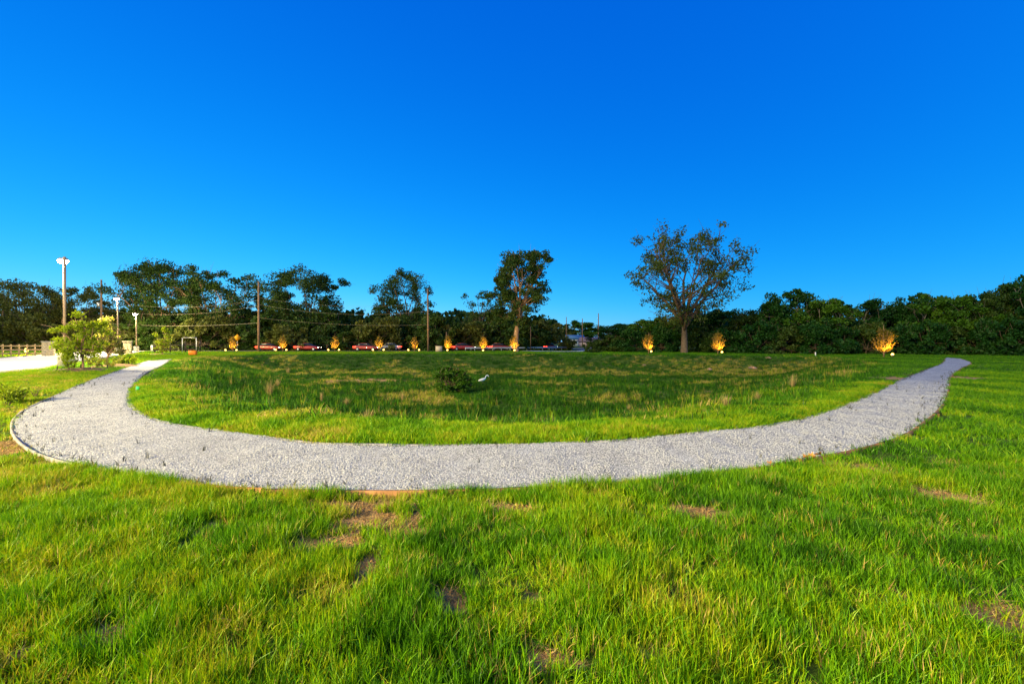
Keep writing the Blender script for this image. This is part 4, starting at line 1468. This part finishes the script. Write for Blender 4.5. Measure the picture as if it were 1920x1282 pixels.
# white survey peg
x, y = gp(1529, 667)
tag(MB().tube([(x, y, -0.1), (x, y, 0.45)], [0.06, 0.06], 6).build('survey_peg', 'white_paint'), 'small white peg in the grass in front of the dense wood', 'peg')


# dead leaves on the board edge
def dead_leaf(px, py, s, seed, label):
    x, y = gp(px, py)
    g = np.random.default_rng(seed)
    n = 10
    v = [(0, 0, 0.0)]
    for k in range(n):
        a = 6.283 * k / n
        r = s * (1.0 if k % 2 else 0.55) * g.uniform(0.8, 1.2)
        v.append((r * math.cos(a), r * math.sin(a) * 0.8, s * 0.5 * g.uniform(-0.3, 1)))
    f = [(0, 1 + k, 1 + (k + 1) % n) for k in range(n)]
    v2 = [(a, b, c - 0.003) for a, b, c in v]
    f2 = [(c + n + 1, b + n + 1, a + n + 1) for a, b, c in f]
    o = MB().add(v + v2, np.array(f + f2)).build('dead_leaf', 'dead_leaf')
    o.location = (x, y, 0.028)
    o.rotation_euler = (g.uniform(0.1, 0.7), g.uniform(-0.4, 0.4), g.uniform(0, 6))
    tag(o, label, 'leaf', 'dead leaves on the timber edging')


for k, (px, py, s) in enumerate([(1512, 861, 0.07), (1522, 858, 0.06), (1535, 855, 0.065), (1528, 862, 0.05), (1443, 871, 0.05), (1455, 873, 0.045), (1470, 871, 0.045), (1500, 865, 0.05)]):
    dead_leaf(px, py, s, 60 + k, 'crumpled orange brown dead leaf in the cluster on the timber edging' if k < 4 else 'orange brown dead leaf lying on the timber edging apart from the cluster')


# ------------------------------------------------------------------ grass and gravel
def tuft_mesh(name, seed, blades, rad, h0, h1, width, lean, mat='grass', segs=3):
    g = np.random.default_rng(seed)
    V, Fc, Rn = [], [], []
    for k in range(blades):
        th = g.uniform(0, 6.283)
        r = rad * math.sqrt(g.uniform())
        a = g.uniform(0, 6.283)
        h = g.uniform(h0, h1)
        ln = h * abs(g.normal(lean, lean * 0.6))
        la = g.uniform(0, 6.283)
        w = width * g.uniform(0.6, 1.3)
        b = np.array([r * math.cos(th), r * math.sin(th), -0.015])
        u = np.array([math.cos(a), math.sin(a), 0]) * w / 2
        d = np.array([math.cos(la), math.sin(la), 0]) * ln
        i = len(V)
        rv = g.uniform()
        for s in range(segs):
            t = s / segs
            p = b + d * t ** 2 + np.array([0, 0, h * (t - 0.25 * (ln / h) * t ** 2)])
            V += [p - u * (1 - t * 0.5), p + u * (1 - t * 0.5)]
        V.append(b + d + np.array([0, 0, h * (1 - 0.25 * ln / h)]))
        Rn += [rv] * (2 * segs + 1)
        for s in range(segs - 1):
            Fc += [(i + 2 * s, i + 2 * s + 1, i + 2 * s + 3), (i + 2 * s, i + 2 * s + 3, i + 2 * s + 2)]
        e = i + 2 * (segs - 1)
        Fc.append((e, e + 1, e + 2))
    me = MB().add(V, np.array(Fc), Rn).mesh(name, mat)
    return me


def source_collection(name, meshes):
    c = bpy.data.collections.new(name)
    for k, me in enumerate(meshes):
        c.objects.link(bpy.data.objects.new('%s_%02d' % (name, k), me))
    return c


def scatter_object(name, pts, rot, scl, idx, tint, coll, label, cat):
    me = bpy.data.meshes.new(name)
    me.vertices.add(len(pts))
    me.vertices.foreach_set('co', pts.astype(np.float32).ravel())
    for nm, ty, fld, arr in (('rot', 'FLOAT_VECTOR', 'vector', rot), ('scl', 'FLOAT_VECTOR', 'vector', scl), ('idx', 'INT', 'value', idx), ('tint', 'FLOAT', 'value', tint)):
        a = me.attributes.new(nm, ty, 'POINT')
        a.data.foreach_set(fld, arr.astype(np.int32 if ty == 'INT' else np.float32).ravel())
    o = link(name, me)
    ng = bpy.data.node_groups.new(name + '_scatter', 'GeometryNodeTree')
    ng.interface.new_socket('Geometry', in_out='INPUT', socket_type='NodeSocketGeometry')
    ng.interface.new_socket('Geometry', in_out='OUTPUT', socket_type='NodeSocketGeometry')
    gi, go = ng.nodes.new('NodeGroupInput'), ng.nodes.new('NodeGroupOutput')
    ci = ng.nodes.new('GeometryNodeCollectionInfo')
    ci.inputs['Collection'].default_value = coll
    ci.inputs['Separate Children'].default_value = True
    ci.inputs['Reset Children'].default_value = True
    ip = ng.nodes.new('GeometryNodeInstanceOnPoints')
    ip.inputs['Pick Instance'].default_value = True
    ng.links.new(gi.outputs[0], ip.inputs['Points'])
    ng.links.new(ci.outputs[0], ip.inputs['Instance'])
    for nm, ty, sock in (('rot', 'FLOAT_VECTOR', 'Rotation'), ('scl', 'FLOAT_VECTOR', 'Scale'), ('idx', 'INT', 'Instance Index')):
        na = ng.nodes.new('GeometryNodeInputNamedAttribute')
        na.data_type = ty
        na.inputs['Name'].default_value = nm
        ng.links.new(na.outputs[0], ip.inputs[sock])
    ng.links.new(ip.outputs[0], go.inputs[0])
    md = o.modifiers.new('scatter', 'NODES')
    md.node_group = ng
    return tag(o, label, cat, None, 'stuff')


lawn_src = source_collection('lawn_tuft', [tuft_mesh('lawn_tuft_mesh', 900 + k, 17, 0.045, 0.075, 0.165, 0.0060, 0.20 + 0.06 * k) for k in range(6)])
mid_src = source_collection('mid_tuft', [tuft_mesh('mid_tuft_mesh', 920 + k, 22, 0.10, 0.08, 0.17, 0.011, 0.35 + 0.05 * k, segs=2) for k in range(5)])
tall_src = source_collection('tall_tuft', [tuft_mesh('tall_tuft_mesh', 940 + k, 34, 0.30, 0.14, 0.36, 0.020, 0.3 + 0.05 * k, segs=2) for k in range(5)])
straw_src = source_collection('straw_tuft', [tuft_mesh('straw_mesh', 960 + k, 12, 0.06, 0.02, 0.05, 0.005, 2.0, 'dry', segs=2) for k in range(4)])
weed_src = source_collection('weed_tuft', [tuft_mesh('weed_mesh', 970 + k, 8, 0.025, 0.05, 0.17, 0.009, 0.35, 'weed', segs=2) for k in range(4)])


def cand(n, y0, y1, xmarg, g, spread=1.28):
    """uniform points in the ground wedge ahead, between depths y0 and y1"""
    y = np.sqrt(g.uniform(y0 ** 2, y1 ** 2, n))
    x = g.uniform(-1, 1, n) * (y * spread + xmarg)
    return x, y


def drive_mask(x, y):
    return dist_poly(drive_c[::6], x, y, False) < 4.45


def path_mask(x, y, grow=0.0):
    m = inside(PATH_POLY, x, y)
    if grow:
        m |= dist_poly(PATH_POLY, x, y) < grow
    return m


def tint_field(x, y):
    t = 0.50 + 0.16 * lump(x, y, 2.2, 1) + 0.10 * lump(x, y, 0.6, 4)
    return t


def finish(name, x, y, g, coll, ncol, s0, s1, label, tint, hscale=None, tilt=0.12):
    n = len(x)
    z = ground_z(x, y)
    rot = np.stack([g.normal(0, tilt, n), g.normal(0, tilt, n), g.uniform(0, 6.283, n)], 1)
    s = g.uniform(s0, s1, n)
    sc = np.stack([s, s, s * (1 if hscale is None else hscale)], 1)
    return scatter_object(name, np.stack([x, y, z], 1), rot, sc, g.integers(0, ncol, n), np.clip(tint, 0.02, 1), coll, label, 'grass')


g = np.random.default_rng(77)
# near lawn: camera side of the path, to 10 m
x, y = cand(58000, 1.0, 6.6, 1.6, g, 1.55)
ok = ~path_mask(x, y)
bm_ = bare_mask(x, y)
patch = lump(x, y, 0.9, 11)
thin = np.clip(0.80 + 0.28 * patch - 0.16 * np.clip(x / 3, 0, 1) * (0.9 + lump(x, y, 0.5, 14)), 0.22, 1) * np.clip(1 - 1.15 * bm_, 0.02, 1)
ok &= g.uniform(size=len(x)) < thin
ok &= ~inside(INSIDE_POLY, x, y)
x, y, patch, bm_ = x[ok], y[ok], patch[ok], bm_[ok]
de = dist_poly(OUTER[::3], x, y, False)
hs_ = np.clip(0.95 + 0.30 * patch + 0.12 * lump(x, y, 0.35, 2), 0.45, 1.6) * np.clip(1 - 0.5 * bm_, 0.4, 1) * np.where(de < 0.12, 1.0, 1)
tn = tint_field(x, y) - 0.10 * patch + 0.22 * bm_ + 0.10 * np.clip(-x / 3, -1, 1.2)  # last term puts lamp-side yellow and the dimmer right into the tint
tn = np.where(g.uniform(size=len(x)) < 0.06, 0.86, tn)
finish('near_lawn_grass', x, y, g, lawn_src, 6, 0.8, 1.25, 'lush bright green lawn grass on the camera side of the path', tn, hs_, 0.08)

# lawn further along the camera side and left verge, right field
x, y = cand(72000, 5.5, 26, 3, g, 1.75)
ok = ~path_mask(x, y) & ~inside(INSIDE_POLY, x, y) & ~drive_mask(x, y) & (g.uniform(size=len(x)) < np.clip(1 - 1.1 * bare_mask(x, y), 0, 1))
x, y = x[ok], y[ok]
left = x < 0
tn = tint_field(x, y) + np.where(left, 0.16, -0.10)  # lamplit left and duller right painted into the blade tint
hs_ = np.where(left, 0.62, 0.85) * np.clip(1 + 0.25 * lump(x, y, 1.1, 6), 0.5, 1.5)
finish('verge_grass', x, y, g, mid_src, 5, 0.75, 1.2, 'mown grass verge around both ends of the path', tn, hs_)

# basin side rim: lush strip inside the path
x, y = cand(90000, 7.0, 19, 1, g, 1.15)
ok = ~path_mask(x, y) & inside(INSIDE_POLY, x, y)
tb = np.where(inside(BASIN, x, y), dist_poly(BASIN, x, y), 0)
ok &= (tb < 6) & (g.uniform(size=len(x)) < np.clip(1 - 1.0 * bare_mask(x, y), 0, 1))
x, y, tb = x[ok], y[ok], tb[ok]
dI = dist_poly(INNER[::3], x, y, False)
tn = tint_field(x, y) + 0.06 - 0.05 * np.clip(tb / 4, 0, 1) + 0.05 * (x < -5)  # last term adds lamplight yellow to the left blades' colour
finish('rim_grass', x, y, g, mid_src, 5, 0.75, 1.2, 'lush green grass strip on the basin side of the path', tn, np.clip(0.95 + 0.3 * lump(x, y, 0.9, 8), 0.5, 1.5) * np.where(dI < 0.15, 0.6, 1))

# basin floor and banks
x, y = cand(62000, 10, 68, 2, g, 1.0)
keep = g.uniform(size=len(x)) < np.clip(22.0 / y, 0.12, 1.0) ** 0.7
x, y = x[keep], y[keep]
ok = ~path_mask(x, y, 0.3) & inside(INSIDE_POLY, x, y)
tb = np.where(inside(BASIN, x, y), dist_poly(BASIN, x, y), -1)
ok &= (tb > 0.0) & (g.uniform(size=len(x)) < np.clip(1 - 0.7 * bare_mask(x, y), 0, 1))
x, y, tb = x[ok], y[ok], tb[ok]
brown = sstep((lump(x, y, 7.0, 12) + 0.5 * lump(x, y, 2.1, 15)) * 1.2 - 0.25)
brown = np.maximum(brown, 0.9 * np.exp(-((y - 50 - 2 * lump(x, y, 12, 2)) / 5.0) ** 2) * (lump(x, y, 9, 20) > -0.3))
tn = 0.08 + 0.11 * lump(x, y, 4.5, 13) + 0.22 * np.clip(1 - tb / 3.0, 0, 1)
tn = np.where(g.uniform(size=len(x)) < 0.55 * brown, g.uniform(0.84, 1.0, len(x)), tn)
finish('basin_grass', x, y, g, tall_src, 5, 0.6, 1.25, 'tall rough dark green and brown grass covering the basin', tn, np.clip(0.9 + 0.35 * lump(x, y, 3.2, 18), 0.35, 1.7) * np.clip(0.45 + tb / 4, 0.45, 1))

# scattered tall stalks among the basin grass
stalk_src = source_collection('stalk_tuft', [tuft_mesh('stalk_mesh', 980 + k, 6, 0.10, 0.25, 0.62, 0.009, 0.22, segs=3) for k in range(5)])
x, y = cand(9000, 9, 40, 0, g, 1.0)
ok = inside(BASIN, x, y) & (g.uniform(size=len(x)) < 0.25 + 0.5 * (lump(x, y, 4, 6) > 0.1))
x, y = x[ok], y[ok]
ok = dist_poly(BASIN, x, y) > 1.2
x, y = x[ok], y[ok]
finish('basin_weed_stalks', x, y, g, stalk_src, 5, 0.5, 1.15, 'thin tall weed stalks standing above the basin grass', np.clip(g.normal(0.55, 0.25, len(x)), 0.1, 1.0))

# far lawn: rim, beyond the basin, along the wood and the road
x, y = cand(84000, 14, 92, 4, g, 1.4)
ok = ~path_mask(x, y, 0.15) & ~drive_mask(x, y) & ~inside(BASIN, x, y) & (dist_poly(road_c[::4], x, y, False) > 4.6) & (g.uniform(size=len(x)) < np.clip(1 - bare_mask(x, y), 0, 1))
ok &= ~((y < 26) & ~inside(INSIDE_POLY, x, y))
x, y = x[ok], y[ok]
tn = 0.40 + 0.13 * lump(x, y, 6, 3) + np.where(x < -15, 0.14, 0.0) - np.where(x > 8, 0.10, 0.0)  # yellow of the lamplit left and dimmer right set as blade colour
finish('far_lawn_grass', x, y, g, tall_src, 5, 0.6, 1.0, 'short green grass on the level ground around the basin', tn, np.clip(0.5 + 0.15 * lump(x, y, 2.5, 5), 0.25, 0.8))

# straw litter in the bare patches
x, y = cand(90000, 1.5, 9, 1, g)
ok = (bare_mask(x, y) > g.uniform(0.25, 1.0, len(x))) & ~path_mask(x, y)
x, y = x[ok], y[ok]
finish('straw_litter', x, y, g, straw_src, 4, 0.7, 1.4, 'dry straw lying on the bare soil patches of the lawn', np.full(len(x), 0.9), None, 0.4)

# grey weed sprouts along the near edge of the gravel
x, y = cand(40000, 4.5, 26, 1, g)
de = dist_poly(OUTER[::3], x, y, False)
dI = dist_poly(INNER[::3], x, y, False)
pr = 0.75 * np.exp(-de / 0.10) + 0.08 * np.exp(-dI / 0.15) + 0.016 + 0.05 * np.clip(lump(x, y, 1.3, 17) - 0.55, 0, 1) * (x < -3)
ok = path_mask(x, y) & (g.uniform(size=len(x)) < pr)
x, y = x[ok], y[ok]
n = len(x)
scatter_object('weed_sprouts', np.stack([x, y, np.full(n, 0.0)], 1), np.stack([g.normal(0, .1, n), g.normal(0, .1, n), g.uniform(0, 6.28, n)], 1),
               g.uniform(0.5, 1.2, (n, 1)) * np.ones((1, 3)), g.integers(0, 4, n), np.full(n, 0.5), weed_src, 'dark thin weed sprouts growing through the gravel path', 'weeds')

# loose gravel
def pebble(seed):
    import bmesh
    gg = np.random.default_rng(seed)
    bm = bmesh.new()
    bmesh.ops.create_icosphere(bm, subdivisions=1, radius=0.0064)
    for v in bm.verts:
        v.co = Vector(v.co) * (1 + 0.25 * gg.normal())
        v.co.z *= 0.7
    me = bpy.data.meshes.new('pebble')
    bm.to_mesh(me)
    bm.free()
    me.materials.append(M['pebble'])
    return me


m, nt, out = new_mat('pebble_stone')
p = N(nt, 'ShaderNodeBsdfPrincipled')
p.inputs['Roughness'].default_value = 0.85
t_ = N(nt, 'ShaderNodeAttribute', attribute_name='tint', attribute_type='INSTANCER').outputs['Fac']
nt.links.new(ramp(nt, [(0, (0.20, 0.21, 0.22)), (0.35, (0.36, 0.37, 0.385)), (0.8, (0.47, 0.48, 0.50)), (1, (0.60, 0.615, 0.64))], t_), p.inputs['Base Color'])
nt.links.new(p.outputs[0], out.inputs[0])
M['pebble'] = m
peb_src = source_collection('pebble_stone', [pebble(k) for k in range(5)])
x, y = cand(620000, 4.6, 21, 0, g, 1.15)
ok = g.uniform(size=len(x)) < np.clip((21 - y) / 13, 0, 1)
x, y = x[ok], y[ok]
ok = path_mask(x, y)
x, y = x[ok], y[ok]
n = len(x)
scatter_object('loose_gravel', np.stack([x, y, 0.010 * lump(x, y, 0.8, 2) + 0.012 * lump(x, y, 2.3, 7) + 0.002], 1), g.uniform(0, 6.28, (n, 3)), g.uniform(0.5, 1.35, (n, 1)) * np.ones((1, 3)),
               g.integers(0, 5, n), np.clip(g.normal(0.5, 0.25, n), 0, 1), peb_src, 'pale loose gravel stones on the near stretch of path', 'gravel')

# crumbs of soil in the bare patches
clods = []
for k in range(4):
    me = pebble(30 + k).copy()
    me.materials.clear()
    me.materials.append(M['soil_clod'])
    clods.append(me)
clod_src = source_collection('soil_clod', clods)
x, y = cand(120000, 1.5, 9, 1, g)
ok = (bare_mask(x, y) > g.uniform(0.35, 1.2, len(x))) & ~path_mask(x, y)
x, y = x[ok], y[ok]
n = len(x)
scatter_object('soil_crumbs', np.stack([x, y, ground_z(x, y) + 0.002], 1), g.uniform(0, 6.28, (n, 3)), g.uniform(0.4, 2.4, (n, 1)) ** 1.2 * np.ones((1, 3)),
               g.integers(0, 4, n), np.full(n, 0.5), clod_src, 'brown crumbs of soil lying in the bare lawn patches', 'soil')
